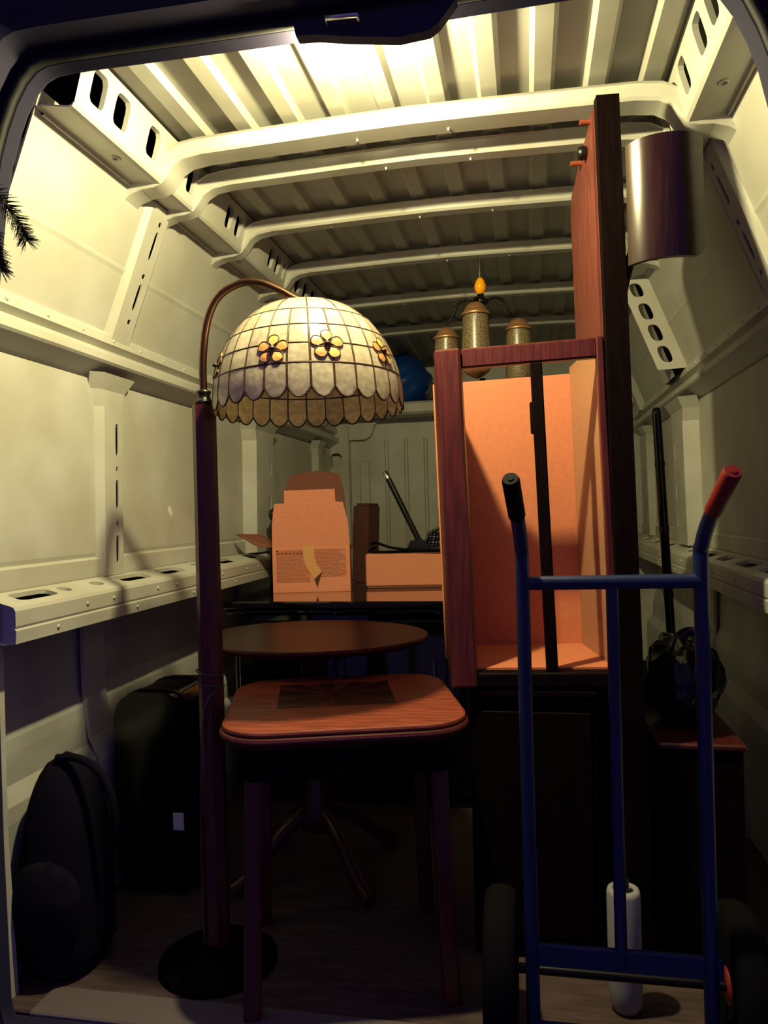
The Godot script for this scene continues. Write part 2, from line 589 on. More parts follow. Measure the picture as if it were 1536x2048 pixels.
func side_wall(side: int):
	var word := "left" if side < 0 else "right"
	var o := setting("wall_" + word, "cream steel %s side of the van with rails, posts and slots" % word, "wall")
	var inw := Vector2(-side, 0)
	var in3 := Vector3(-side, 0, 0)
	# outer body skin closes the van
	var st := sb()
	box_between(st, Vector3(mirror(side, -1.27), -0.1, -4.9), Vector3(mirror(side, -1.215), 2.05, -1.3), 0.005)
	obj("outer_skin", st, m.body, o)
	# lower skin with its pressed ledges
	st = sb()
	sheet(st, mprof(side, [Vector2(-1.135, 0.0), Vector2(-1.135, 0.33), Vector2(-1.14, 0.365), Vector2(-1.168, 0.4), Vector2(-1.172, 0.47), Vector2(-1.176, 0.5), Vector2(-1.192, 0.545), Vector2(-1.196, 0.64), Vector2(-1.194, 0.8)]), -1.36, -4.32, 0.004, inw)
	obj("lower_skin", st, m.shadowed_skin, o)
	# lower posts below the rail
	for z in [-1.86, -2.98]:
		st = sb()
		sheet(st, mprof(side, [Vector2(-1.125, 0.0), Vector2(-1.125, 0.36), Vector2(-1.155, 0.42), Vector2(-1.17, 0.52), Vector2(-1.172, 0.77)]), z + 0.05, z - 0.05, 0.01, inw)
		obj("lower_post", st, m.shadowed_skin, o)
	# wheel arch box
	st = sb()
	var arch := []
	for k in 17:
		var a := PI * k / 16
		arch.append(Vector2(-cos(a) * 0.36, minf(sin(a) * 0.42, 0.31)))
	prism(st, arch, 0.0, 0.075, Transform3D(Basis(Vector3(0, 0, 1), Vector3.UP, Vector3(side, 0, 0)), Vector3(mirror(side, -1.065), 0.0, -2.75)))
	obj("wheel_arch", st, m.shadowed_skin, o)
	# hollow rail at waist height, its top pierced
	var rail := sb()
	var top := func(u: float, v: float) -> Vector3: return Vector3(mirror(side, lerpf(-1.045, -1.118, v)), lerpf(0.826, 0.846, v), u)
	var slots := []
	for s in [[-1.488, 0.066], [-1.60, 0.018], [-1.735, 0.022], [-1.915, 0.075], [-2.135, 0.07], [-2.36, 0.05], [-2.57, 0.08], [-2.83, 0.06], [-3.25, 0.08], [-3.55, 0.08], [-3.85, 0.08]]:
		slots.append([s[0], 0.5, s[1], 0.3 if s[1] > 0.03 else 0.2, 7.0 if s[1] > 0.03 else 2.5])
	slots.reverse()
	holed(rail, top, -4.3, -1.36, 0.0, 1.0, slots, Vector3.UP, 0.01)
	sheet(rail, mprof(side, [Vector2(-1.045, 0.826), Vector2(-1.036, 0.823), Vector2(-1.031, 0.815), Vector2(-1.031, 0.784), Vector2(-1.035, 0.779), Vector2(-1.03, 0.775), Vector2(-1.032, 0.748)]), -1.36, -4.3, 0.002, inw)
	sheet(rail, mprof(side, [Vector2(-1.032, 0.748), Vector2(-1.06, 0.744), Vector2(-1.19, 0.772)]), -1.36, -4.3, 0.002, Vector2(0, -1))
	for k in 16:      # bolt heads along the rail's edge
		lathe(rail, [Vector2(0.005, 0.0), Vector2(0.004, 0.003), Vector2(0.0, 0.004)], 8, Transform3D(Basis(Vector3.UP, in3, Vector3.UP.cross(in3)), Vector3(mirror(side, -1.031), 0.80 if k % 3 else 0.763, -1.5 - k * 0.115)))
	face(rail, [Vector3(mirror(side, -1.19), 0.772, -1.362), Vector3(mirror(side, -1.06), 0.745, -1.362), Vector3(mirror(side, -1.033), 0.749, -1.362), Vector3(mirror(side, -1.032), 0.815, -1.362), Vector3(mirror(side, -1.045), 0.825, -1.362), Vector3(mirror(side, -1.118), 0.846, -1.362)], Vector3(0, 0, 1))
	obj("waist_rail", rail, m.paint, o)
	# upper double rail
	rail = sb()
	sheet(rail, mprof(side, [Vector2(-1.106, 1.505), Vector2(-1.083, 1.492), Vector2(-1.079, 1.485), Vector2(-1.076, 1.462), Vector2(-1.096, 1.45), Vector2(-1.096, 1.441), Vector2(-1.074, 1.436), Vector2(-1.068, 1.43), Vector2(-1.068, 1.412), Vector2(-1.074, 1.406), Vector2(-1.135, 1.37)]), -1.36, -4.3, 0.003, inw)
	for k in 12:
		lathe(rail, [Vector2(0.005, 0.0), Vector2(0.004, 0.003), Vector2(0.0, 0.004)], 8, Transform3D(Basis(Vector3.UP, in3, Vector3.UP.cross(in3)), Vector3(mirror(side, -1.0775), 1.474, -1.42 - k * 0.14)))
	obj("upper_rail", rail, m.paint, o)
	# wall panels between the posts
	for seg in [[-1.36, -1.832], [-1.918, -2.89], [-3.08, -3.878], [-3.942, -4.3]]:
		st = sb()
		sheet(st, mprof(side, [Vector2(-1.122, 0.846), Vector2(-1.122, 0.893), Vector2(-1.132, 0.899), Vector2(-1.129, 0.91), Vector2(-1.126, 1.1), Vector2(-1.122, 1.37)]), seg[0], seg[1], 0.004, inw)
		obj("panel", st, m.paint, o)
		st = sb()
		sheet(st, mprof(side, [Vector2(wall_x(1.495), 1.495), Vector2(wall_x(1.64), 1.64), Vector2(wall_x(1.65) + 0.002, 1.65), Vector2(wall_x(1.66), 1.66), Vector2(wall_x(1.838), 1.838), Vector2(wall_x(1.87), 1.87)]), seg[0], seg[1], 0.004, inw)
		obj("panel", st, m.paint, o)
	# posts with slots
	post(o, side, -1.815, -1.935, 0.016)
	post(o, side, -2.87, -3.1, 0.05)
	post(o, side, -3.86, -3.96, 0.03)
	# cornice, its face pierced with windows
	var cor := sb()
	var fc := func(u: float, v: float) -> Vector3: return Vector3(mirror(side, lerpf(-0.868, -0.838, v)), lerpf(1.834, 1.94, v), u)
	var wins := []
	for w in [[-1.425, 0.026], [-1.515, 0.028], [-1.655, 0.026], [-1.862, 0.022], [-2.118, 0.022], [-2.19, 0.022], [-2.49, 0.022], [-2.56, 0.022], [-2.625, 0.012], [-2.8, 0.03], [-2.9, 0.03], [-3.0, 0.03], [-3.32, 0.03], [-3.45, 0.03]]:
		wins.append([w[0], 0.53, w[1], 0.31, 5.0])
	wins.reverse()
	holed(cor, fc, -4.1, -1.36, 0.0, 1.0, wins, in3, 0.012)
	sheet(cor, mprof(side, [Vector2(-0.868, 1.834), Vector2(-0.874, 1.827), Vector2(-0.884, 1.826), Vector2(-0.945, 1.836), Vector2(-0.95, 1.833), Vector2(-0.958, 1.836)]), -1.36, -4.1, 0.003, Vector2(0, -1))
	sheet(cor, mprof(side, [Vector2(-0.95, 1.8385), Vector2(-0.951, 1.828), Vector2(-0.957, 1.828), Vector2(-0.958, 1.838)]), -1.38, -4.1, 0.001, Vector2(0, -1))
	for z in [-1.585, -2.33]:
		lathe(cor, [Vector2(0.011, -0.001), Vector2(0.011, 0.002), Vector2(0.007, 0.003), Vector2(0.007, -0.004)], 14, Transform3D(Basis(Vector3.RIGHT, PI), Vector3(mirror(side, -0.91), 1.829, z)))
	obj("cornice", cor, m.paint, o)
	# rear corner post just inside the doors
	st = sb()
	sheet(st, mprof(side, [Vector2(-1.085, 0.0), Vector2(-1.1, 0.35), Vector2(-1.1, 0.8)]), -1.36, -1.41, 0.02, inw)
	obj("corner_post", st, m.paint, o)

func post(o: Node, side: int, z0: float, z1: float, proud: float):
	var in3 := Vector3(-side, 0, 0)
	var st := sb()
	var w := z0 - z1
	# lower half, flaring under the upper rail
	var ys := [0.846, 1.30, 1.345, 1.385]
	var fl := [0.0, 0.0, 0.014, 0.034]
	var lowf := func(u: float, v: float) -> Vector3: return Vector3(mirror(side, wall_x(u) + proud), u, lerpf(z0 - 0.015, z1 + 0.015, v))
	var holes := []
	if w < 0.2:
		for h in [[0.915, 0.038], [0.985, 0.007], [1.065, 0.04], [1.135, 0.007], [1.215, 0.044]]:
			holes.append([h[0], 0.68, h[1], 0.085 if h[1] > 0.01 else 0.06, 4.0])
	else:
		for h in [[0.93, 0.02], [1.05, 0.03], [1.2, 0.03]]:
			holes.append([h[0], 0.82, h[1], 0.05, 4.0])
	holed(st, lowf, 0.846, 1.30, 0.0, 1.0, holes, in3, 0.004)
	for k in range(1, 3):
		face(st, [Vector3(mirror(side, wall_x(ys[k]) + proud), ys[k], z0 - 0.015 + fl[k]), Vector3(mirror(side, wall_x(ys[k]) + proud), ys[k], z1 + 0.015 - fl[k]), Vector3(mirror(side, wall_x(ys[k + 1]) + proud), ys[k + 1], z1 + 0.015 - fl[k + 1]), Vector3(mirror(side, wall_x(ys[k + 1]) + proud), ys[k + 1], z0 - 0.015 + fl[k + 1])], in3)
	for zz in [[z0 - 0.015, z0 + 0.008, 1], [z1 + 0.015, z1 - 0.008, -1]]:      # the sloping flanks
		for k in 3:
			var f1: float = fl[k] * zz[2]; var f2: float = fl[k + 1] * zz[2]
			face(st, [Vector3(mirror(side, wall_x(ys[k]) + proud), ys[k], zz[0] + f1), Vector3(mirror(side, wall_x(ys[k + 1]) + proud), ys[k + 1], zz[0] + f2), Vector3(mirror(side, wall_x(ys[k + 1]) - 0.01), ys[k + 1], zz[1] + f2), Vector3(mirror(side, wall_x(ys[k]) - 0.01), ys[k], zz[1] + f1)], Vector3(-side * 0.3, 0, zz[2]))
	# upper half
	var upf := func(u: float, v: float) -> Vector3: return Vector3(mirror(side, wall_x(u) + proud), u, lerpf(z0 - 0.015, z1 + 0.015, v))
	holes = []
	if w < 0.2:
		for h in [[1.535, 0.006], [1.60, 0.034], [1.655, 0.006], [1.735, 0.036], [1.79, 0.006]]:
			holes.append([h[0], 0.62, h[1], 0.085, 4.0])
	elif side < 0:
		for h in [[1.56, 0.03], [1.68, 0.03], [1.76, 0.012]]:
			holes.append([h[0], 0.8, h[1], 0.05, 4.0])
	holed(st, upf, 1.465, 1.83, 0.0, 1.0, holes, in3, 0.004)
	for zz in [[z0 - 0.015, z0 + 0.008, 1], [z1 + 0.015, z1 - 0.008, -1]]:
		if side > 0 and w > 0.2 and zz[2] > 0:
			# the wide rear flank of the right middle post, with its row of oval holes
			var fl2 := func(u: float, v: float) -> Vector3: return Vector3(mirror(side, lerpf(wall_x(u) - 0.02, wall_x(u) + proud + 0.05, v)), u, lerpf(zz[1], zz[0], v))
			holed(st, fl2, 1.49, 1.86, 0.0, 1.0, [[1.545, 0.62, 0.03, 0.17, 3.0], [1.625, 0.62, 0.03, 0.17, 3.0], [1.705, 0.62, 0.03, 0.17, 3.0], [1.785, 0.62, 0.025, 0.17, 3.0]], Vector3(0, 0, 1), 0.008)
			continue
		face(st, [upf.call(1.465, 0.0 if zz[2] > 0 else 1.0), upf.call(1.83, 0.0 if zz[2] > 0 else 1.0), Vector3(mirror(side, wall_x(1.83) - 0.01), 1.83, zz[1]), Vector3(mirror(side, wall_x(1.48) - 0.01), 1.465, zz[1])], Vector3(-side * 0.3, 0, zz[2]))
	obj("post", st, m.paint, o)

func bulkhead():
	var o := setting("wall_back", "cream pressed steel bulkhead at the far end of the van", "wall")
	var st := sb()
	box_between(st, Vector3(-1.22, -0.05, -4.36), Vector3(0.72, 1.56, -4.31), 0.004)
	obj("sheet", st, m.paint, o)
	for k in 11:      # upright beads pressed into the sheet
		st = sb()
		var x := -0.80 + k * 0.115
		tube(st, [Vector3(x, 0.75, -4.312), Vector3(x, 0.8, -4.308), Vector3(x, 1.36, -4.308), Vector3(x, 1.42, -4.312)], 0.012, 8, true)
		obj("bead", st, m.paint, o)
	st = sb()
	prism(st, [Vector2(-1.14, 1.56), Vector2(-1.14, 1.42), Vector2(-0.93, 1.42), Vector2(-0.895, 1.432), Vector2(-0.875, 1.46), Vector2(-0.865, 1.5), Vector2(-0.83, 1.53), Vector2(0.3, 1.53), Vector2(0.35, 1.5), Vector2(0.4, 1.42), Vector2(0.63, 1.42), Vector2(0.63, 1.56)], -4.31, -4.27)
	obj("header_panel", st, m.paint, o)
	st = sb()
	var strip_ := func(u: float, v: float) -> Vector3: return Vector3(lerpf(-1.16, -1.02, v), u, -4.25)
	holed(st, strip_, 0.8, 1.5, 0.0, 1.0, [[1.2, 0.2, 0.006, 0.04, 2.0], [1.3, 0.5, 0.045, 0.25, 3.0]], Vector3(0, 0, 1), 0.02)
	box_between(st, Vector3(-1.02, 0.8, -4.31), Vector3(-1.014, 1.5, -4.25), 0.001)
	box_between(st, Vector3(-0.96, 0.85, -4.31), Vector3(-0.9, 1.3, -4.285), 0.008)
	obj("end_post", st, m.paint, o)
	var s := setting("trim_1", "cream steel shelf above the cab carrying a blue bag", "shelf")
	st = sb()
	box_between(st, Vector3(-1.12, 1.535, -4.72), Vector3(0.61, 1.605, -4.1), 0.012)
	obj("shelf_board", st, m.paint, s)
	st = sb()
	box_between(st, Vector3(-1.22, 1.5, -4.78), Vector3(0.72, 2.03, -4.72), 0.004)
	obj("cab_wall", st, m.paint, s)

func rear_opening():
	var o := setting("door_1", "dark rear doorway of the van framing the load", "doorway")
	var half := [Vector2(-0.303, 1.879), Vector2(-0.59, 1.882), Vector2(-0.80, 1.885), Vector2(-0.859, 1.885), Vector2(-0.897, 1.883), Vector2(-0.92, 1.874), Vector2(-0.943, 1.852), Vector2(-0.966, 1.815), Vector2(-0.987, 1.767), Vector2(-1.003, 1.718), Vector2(-1.018, 1.649), Vector2(-1.045, 1.45), Vector2(-1.062, 1.1), Vector2(-1.068, 0.7), Vector2(-1.066, 0.35), Vector2(-1.058, 0.03), Vector2(-1.05, -0.005)]
	var loop := half.duplicate()
	for i in range(half.size() - 1, 0, -1): loop.append(Vector2(-0.606 - half[i].x, half[i].y))
	var grow := func(p: Vector2, g: float) -> Vector2:
		var c := Vector2(-0.303, 0.95)
		var d := p - c
		return c + Vector2(d.x * (1 + g / 0.75), d.y * (1 + g / 0.94))
	# rings from the inner flange out to the body side
	var rings := [[0.0, -1.353], [0.0, -1.35], [0.012, -1.335], [0.035, -1.33], [0.045, -1.27], [0.075, -1.25]]
	var st := sb()
	for r in rings.size() - 1:
		st.set_smooth_group(10 + r)
		for i in loop.size():
			var j := (i + 1) % loop.size()
			var a: Vector2 = grow.call(loop[i], rings[r][0])
			var b: Vector2 = grow.call(loop[j], rings[r][0])
			var c: Vector2 = grow.call(loop[j], rings[r + 1][0])
			var d: Vector2 = grow.call(loop[i], rings[r + 1][0])
			var md := (a + b) / 2 - Vector2(-0.303, 0.95)
			var oo := Vector3(-md.x, -md.y, 0.0).normalized() * (1.0 if r in [0, 3] else 0.3) + Vector3(0, 0, 0.0 if r == 0 else 0.7)
			face(st, [Vector3(a.x, a.y, rings[r][1]), Vector3(b.x, b.y, rings[r][1]), Vector3(c.x, c.y, rings[r + 1][1]), Vector3(d.x, d.y, rings[r + 1][1])], oo)
	st.set_smooth_group(-1)
	# the flat body round it, and the back of the flange, as a closed plate
	var outer := func(p: Vector2) -> Vector2:
		var d := p - Vector2(-0.303, 0.95)
		var k := minf(1.06 / maxf(absf(d.x), 1e-4), 1.26 / maxf(absf(d.y), 1e-4))
		return Vector2(-0.303, 0.95) + d * k
	for i in loop.size():
		var j := (i + 1) % loop.size()
		var a: Vector2 = grow.call(loop[i], 0.075)
		var b: Vector2 = grow.call(loop[j], 0.075)
		var ao: Vector2 = outer.call(a)
		var bo: Vector2 = outer.call(b)
		var cs := [Vector3(a.x, a.y, -1.25), Vector3(ao.x, ao.y, -1.25), Vector3(bo.x, bo.y, -1.25), Vector3(b.x, b.y, -1.25)]
		if absf(ao.x - bo.x) > 1e-3 and absf(ao.y - bo.y) > 1e-3:
			var cx: float = ao.x if absf(absf(ao.x + 0.303) - 1.06) < 1e-3 else bo.x
			var cy: float = ao.y if absf(absf(ao.y - 0.95) - 1.26) < 1e-3 else bo.y
			cs.insert(2, Vector3(cx, cy, -1.25))
		face(st, cs, Vector3(0, 0, 1))
		var back := []
		for c in cs: back.append(Vector3(c.x, c.y, -1.356))
		var a0: Vector2 = loop[i]
		var b0: Vector2 = loop[j]
		back[0] = Vector3(a0.x, a0.y, -1.353)
		back[back.size() - 1] = Vector3(b0.x, b0.y, -1.353)
		face(st, back, Vector3(0, 0, -1))
		var n := cs.size()
		for k in range(1, n - 2):
			face(st, [cs[k], cs[k + 1], back[k + 1], back[k]], (cs[k] + cs[k + 1]) / 2 - Vector3(-0.303, 0.95, -1.25))
	obj("frame", st, m.body, o)
	# rubber seal round the flange
	st = sb()
	var pts := []
	for i in range(0, loop.size()):
		var p: Vector2 = grow.call(loop[i], 0.018)
		pts.append(Vector3(p.x, p.y, -1.325))
	pts.append(pts[0])
	tube(st, pts, 0.009, 8, false)
	obj("seal", st, m.seal, o)
	# striker plate and latch bracket in the middle of the header
	st = sb()
	prism(st, [Vector2(-0.393, 1.884), Vector2(-0.388, 1.860), Vector2(-0.349, 1.857), Vector2(-0.295, 1.846), Vector2(-0.202, 1.831), Vector2(-0.147, 1.835), Vector2(-0.130, 1.846), Vector2(-0.116, 1.862), Vector2(-0.098, 1.884)], -1.326, -1.302)
	obj("latch_bracket", st, m.body, o)
	st = sb()
	tube(st, [Vector3(-0.325, 1.868, -1.303), Vector3(-0.325, 1.868, -1.28), Vector3(-0.27, 1.866, -1.28), Vector3(-0.27, 1.866, -1.303)], 0.005, 8)
	obj("striker", st, m.silver, o)

func ceiling_lamp():
	var t := thing("ceiling_lamp", "small lit cargo lamp on the roof just inside the rear header", "lamp", Vector3(LAMP_AT.x, 1.893, -1.349))
	var st := sb()
	box(st, Vector3(0, 0.012, 0.0), Vector3(0.11, 0.02, 0.026), 0.004)
	obj("housing", st, m.paint, t)
	var glow := mat("lamp_lens", Color(1, 0.97, 0.8), 0.4)
	glow.emission_enabled = true
	glow.emission = Color(1.0, 0.95, 0.7)
	glow.emission_energy_multiplier = 2.0
	st = sb()
	lathe(st, [Vector2(0.0, -0.033), Vector2(0.009, -0.03), Vector2(0.014, -0.02), Vector2(0.014, -0.004), Vector2(0.0, -0.004)], 16, Transform3D(Basis(), Vector3(0, 0, 0.004)))
	obj("lens", st, glow, t)

# ------------------------------------------------------------------ the load
func floor_lamp():
	var t := thing("floor_lamp", "floor lamp with a scalloped shell dome shade on a curved tube arm", "lamp", Vector3(-0.7055, 0.0, -1.575))
	var st := sb()
	lathe(st, [Vector2(0.0, 0.0), Vector2(0.13, 0.0), Vector2(0.13, 0.012), Vector2(0.11, 0.024), Vector2(0.04, 0.034), Vector2(0.03, 0.05), Vector2(0.0, 0.05)], 28)
	obj("base", st, m.black_wood, t)
	st = sb()
	lathe(st, [Vector2(0.0, 0.05), Vector2(0.028, 0.05), Vector2(0.0275, 0.62), Vector2(0.026, 1.247), Vector2(0.0, 1.247)], 8, Transform3D(Basis(Vector3.UP, PI / 8), Vector3.ZERO), true)
	obj("pole", st, m.dark_wood, t)
	st = sb()
	lathe(st, [Vector2(0.0, 1.246), Vector2(0.019, 1.246), Vector2(0.022, 1.250), Vector2(0.022, 1.256), Vector2(0.016, 1.260), Vector2(0.0145, 1.264), Vector2(0.0145, 1.271), Vector2(0.0165, 1.274), Vector2(0.0165, 1.279), Vector2(0.009, 1.283), Vector2(0.0, 1.283)], 20)
	obj("collar", st, m.black_plastic, t)
	var sc := Vector3(0.238, 1.239, -0.02)           # middle of the shade's rim, from the base
	st = sb()
	tube(st, curve([Vector3(0.0, 1.276, 0), Vector3(0.001, 1.355, 0), Vector3(0.011, 1.4335, -0.004), Vector3(0.036, 1.488, -0.008), Vector3(0.082, 1.516, -0.013), Vector3(0.13, 1.517, -0.017), Vector3(0.176, 1.4975, -0.02), Vector3(0.208, 1.478, -0.02), Vector3(0.238, 1.463, -0.02)], 5), 0.0085, 12)
	obj("arm", st, m.copper_tube, t)
	st = sb()
	lathe(st, [Vector2(0.0, 1.405), Vector2(0.018, 1.41), Vector2(0.02, 1.445), Vector2(0.012, 1.459), Vector2(0.0, 1.46)], 16, Transform3D(Basis(), Vector3(sc.x, 0, sc.z)))
	obj("socket", st, m.brass, t)
	# the shade: a dome of single shell panes held in lead lines
	var shade := Node3D.new()
	shade.name = "shade"
	t.add_child(shade)
	shade.position = sc
	shade.rotation = Vector3(deg_to_rad(-1.5), deg_to_rad(5), deg_to_rad(1.0))
	var cols := 28
	var rr := func(f: float) -> Vector2:      # f = 0 at the rim, 1 at the crown: radius and height
		var a := f * PI / 2
		return Vector2(0.208 * pow(cos(a), 0.82), 0.226 * pow(sin(a), 1.08))
	var rows := [0.005, 0.155, 0.28, 0.415, 0.565]
	var sp := func(f: float, a: float, lift := 0.0) -> Vector3:
		var q: Vector2 = rr.call(f)
		var q2: Vector2 = rr.call(minf(f + 0.02, 1.0))
		var nrm := Vector2(q2.y - q.y, q.x - q2.x).normalized()
		q += nrm * lift
		return Vector3(cos(a) * q.x, q.y, sin(a) * q.x)
	var rng := RandomNumberGenerator.new()
	rng.seed = 77
	for r in rows.size() - 1:
		for k in cols:
			var a0 := TAU * k / cols + 0.012
			var a1 := TAU * (k + 1) / cols - 0.012
			st = sb()
			var nf := 4
			var na := 4
			var pos := func(i: int, j: int, lift: float) -> Vector3:
				var s := float(j) / na
				var f: float = lerpf(rows[r] + 0.006, rows[r + 1] - 0.006, float(i) / nf)
				if r == 0: f = lerpf(rows[0] - 0.06 * (1.0 - pow(absf(2 * s - 1), 2.2)), rows[1] - 0.006, float(i) / nf)
				if f < 0:
					var q: Vector3 = sp.call(0.0, lerpf(a0, a1, s), lift)
					return q + Vector3.UP * f * 0.32
				return sp.call(f, lerpf(a0, a1, s), lift)
			st.set_smooth_group(1)
			for i in nf:
				for j in na:
					for l in [[0.0012, 1.0], [-0.0012, -1.0]]:
						var p1: Vector3 = pos.call(i, j, l[0]); var p2: Vector3 = pos.call(i + 1, j, l[0])
						var p3: Vector3 = pos.call(i + 1, j + 1, l[0]); var p4: Vector3 = pos.call(i, j + 1, l[0])
						st.set_smooth_group(1 if l[1] > 0 else 2)
						face(st, [p1, p2, p3, p4], (p1 - Vector3(0, -0.05, 0)) * l[1])
			st.set_smooth_group(-1)
			for j in na:
				for i in [0, nf]:
					face(st, [pos.call(i, j, -0.0012), pos.call(i, j + 1, -0.0012), pos.call(i, j + 1, 0.0012), pos.call(i, j, 0.0012)], Vector3(0, -1 if i == 0 else 1, 0))
			obj("pane", st, m["capiz_%d" % rng.randi_range(0, 3)], shade)
	for k in 14:      # the crown, of half as many narrow panes
		st = sb()
		st.set_smooth_group(1)
		for i in 4:
			for l in [[0.0012, 1.0], [-0.0012, -1.0]]:
				st.set_smooth_group(1 if l[1] > 0 else 2)
				var f0 := lerpf(0.571, 0.985, i / 4.0)
				var f1 := lerpf(0.571, 0.985, (i + 1) / 4.0)
				for h in 2:
					var a0 := TAU * (k + h * 0.5) / 14 + (0.008 if h == 0 else 0.0)
					var a1 := TAU * (k + h * 0.5 + 0.5) / 14 - (0.008 if h == 1 else 0.0)
					var p1: Vector3 = sp.call(f0, a0, l[0])
					face(st, [p1, sp.call(f1, a0, l[0]), sp.call(f1, a1, l[0]), sp.call(f0, a1, l[0])], p1 * l[1])
		st.set_smooth_group(-1)
		obj("crown_pane", st, m["capiz_%d" % rng.randi_range(0, 3)], shade)
	st = sb()
	lathe(st, [Vector2(0.0, 0.22), Vector2(0.022, 0.223), Vector2(0.018, 0.228), Vector2(0.006, 0.232), Vector2(0.0, 0.233)], 18)
	obj("crown_cap", st, m.brass, shade)
	st = sb()
	for k in cols:
		var a := TAU * k / cols
		var line := []
		for i in 15: line.append(sp.call(lerpf(0.0, 0.565 if k % 2 else 0.97, i / 14.0), a, 0.0008))
		tube(st, line, 0.0017, 5)
		var sc_line := []
		for j in 9:
			var s := j / 8.0
			var q: Vector3 = sp.call(0.0, a + TAU / cols * s, 0.0)
			sc_line.append(q - Vector3.UP * 0.06 * 0.32 * (1.0 - pow(absf(2 * s - 1), 2.2)))
		tube(st, sc_line, 0.0018, 5)
	for r in range(1, rows.size()):
		var ring := []
		for k in 57: ring.append(sp.call(rows[r], TAU * k / 56, 0.0008))
		tube(st, ring, 0.0017, 5, false)
	obj("lead_lines", st, m.lead, shade)
	# applied shell flowers
	for fl in [[1.72, 0.245, 1.0, 5], [1.17, 0.265, 1.05, 5], [0.45, 0.27, 1.0, 5], [2.65, 0.24, 0.95, 5], [3.9, 0.25, 1.0, 5], [5.1, 0.25, 1.0, 5]]:
		var n: int = fl[3]
		for k in n:
			var a := TAU * k / n + 0.35
			st = sb()
			var loop_ := []
			for j in 12:
				var off: Vector2
				if j == 0: off = Vector2(0.006, 0)
				else:
					var q := (j - 1) / 10.0 * 2.0 - 1.0
					off = Vector2(0.0305 - 0.013 * pow(absf(q), 3.0), 0).rotated(q * PI / n * 0.93)
				loop_.append(off.rotated(a) * fl[2])
			var top := []
			var bot := []
			for q in loop_:
				top.append(sp.call(fl[1] + q.y / 0.34, fl[0] + q.x / 0.19, 0.0036))
				bot.append(sp.call(fl[1] + q.y / 0.34, fl[0] + q.x / 0.19, 0.0008))
			var mid: Vector3 = sp.call(fl[1], fl[0], 0.0)
			var cc: Vector2 = Vector2(cos(a), sin(a)) * 0.023
			var ctr: Vector3 = sp.call(fl[1] + cc.y / 0.34, fl[0] + cc.x / 0.19, 0.0046)
			for j in 12:
				face(st, [ctr, top[j], top[(j + 1) % 12]], mid)
				face(st, [top[j], top[(j + 1) % 12], bot[(j + 1) % 12], bot[j]], top[j] - ctr)
			obj("petal", st, m["petal_%d" % ((k + int(fl[0] * 3)) % 2)], shade)
			st = sb()
			top.append(top[0])
			tube(st, top, 0.0013, 4, false)
			obj("petal_edge", st, m.lead, shade)
		st = sb()
		var cpt: Vector3 = sp.call(fl[1], fl[0], 0.006)
		lathe(st, [Vector2(0, -0.005), Vector2(0.006, -0.003), Vector2(0.007, 0.0), Vector2(0.004, 0.004), Vector2(0, 0.005)], 10, Transform3D(Basis(), cpt))
		obj("flower_eye", st, m.lead, shade)
	# the lamp's flex, tied round its pole
	var c := thing("power_cord", "thin pale flex wound round the lamp pole beside the oval table", "cord", Vector3(-0.7055, 0.0, -1.575))
	st = sb()
	var pts := []
	for k in 20:
		var a := k * 0.55
		pts.append(Vector3(cos(a) * (0.031 + 0.004 * sin(k * 1.7)), 0.62 + k * 0.0022, sin(a) * (0.031 + 0.004 * cos(k * 1.3))))
	tube(st, pts, 0.0018, 6)
	tube(st, curve([pts[0], Vector3(0.0, 0.58, 0.036), Vector3(-0.02, 0.4, 0.026), Vector3(-0.022, 0.2, 0.026), Vector3(-0.02, 0.058, 0.028)], 6), 0.0018, 6)
	obj("flex", st, m.cord_white, c)

func side_table():
	var t := thing("side_table", "small side table with rounded corners and a sunburst inlay in its red brown top", "table", Vector3(-0.417, 0.0, -1.63), deg_to_rad(16))
	var st := sb()
	slab_loop(st, round_rect(0.25, 0.236, 0.1), [[0.006, 0.583], [0.001, 0.581], [0.0, 0.577], [0.001, 0.573], [0.008, 0.572]])
	obj("tabletop", st, m.table_wood, t)
	st = sb()
	slab_loop(st, round_rect(0.256, 0.242, 0.105), [[0.008, 0.5715], [0.002, 0.569], [0.0, 0.564], [0.002, 0.558], [0.012, 0.552], [0.02, 0.545]])
	obj("edge_moulding", st, m.dark_wood, t)
	st = sb()
	slab_loop(st, round_rect(0.225, 0.2, 0.07), [[0.0, 0.544], [0.0, 0.475]])
	obj("apron", st, m.black_wood, t)
	for sx in [-1, 1]:
		for sz in [-1, 1]:
			st = sb()
			bar(st, Vector3(sx * 0.2, 0.0, sz * 0.175), Vector3(sx * 0.185, 0.54, sz * 0.16), 0.034, 0.034, 0.004)
			obj("leg", st, m.dark_wood, t)
	# inlay: a fan of dark veneer wedges
	var lo := Vector2(-0.145, -0.155)
	var hi := Vector2(0.115, 0.06)
	var eye := Vector2(-0.02, -0.045)
	var rim := []
	for k in 6: rim.append(Vector2(lerpf(lo.x, hi.x, k / 6.0), hi.y))
	for k in 4: rim.append(Vector2(hi.x, lerpf(hi.y, lo.y, k / 4.0)))
	for k in 6: rim.append(Vector2(lerpf(hi.x, lo.x, k / 6.0), lo.y))
	for k in 4: rim.append(Vector2(lo.x, lerpf(lo.y, hi.y, k / 4.0)))
	for k in rim.size():
		st = sb()
		var a: Vector2 = rim[k]
		var b: Vector2 = rim[(k + 1) % rim.size()]
		var c := (a + b + eye) / 3
		var q := []
		for p in [a, b, eye]: q.append(c + (p - c) * 0.985)
		prism(st, q, 0.0, 0.0008, Transform3D(Basis(Vector3.RIGHT, Vector3(0, 0, 1), Vector3.UP), Vector3(0, 0.583, 0)))
		obj("inlay_wedge", st, m.inlay_dark if k % 2 else m.inlay_mid, t)

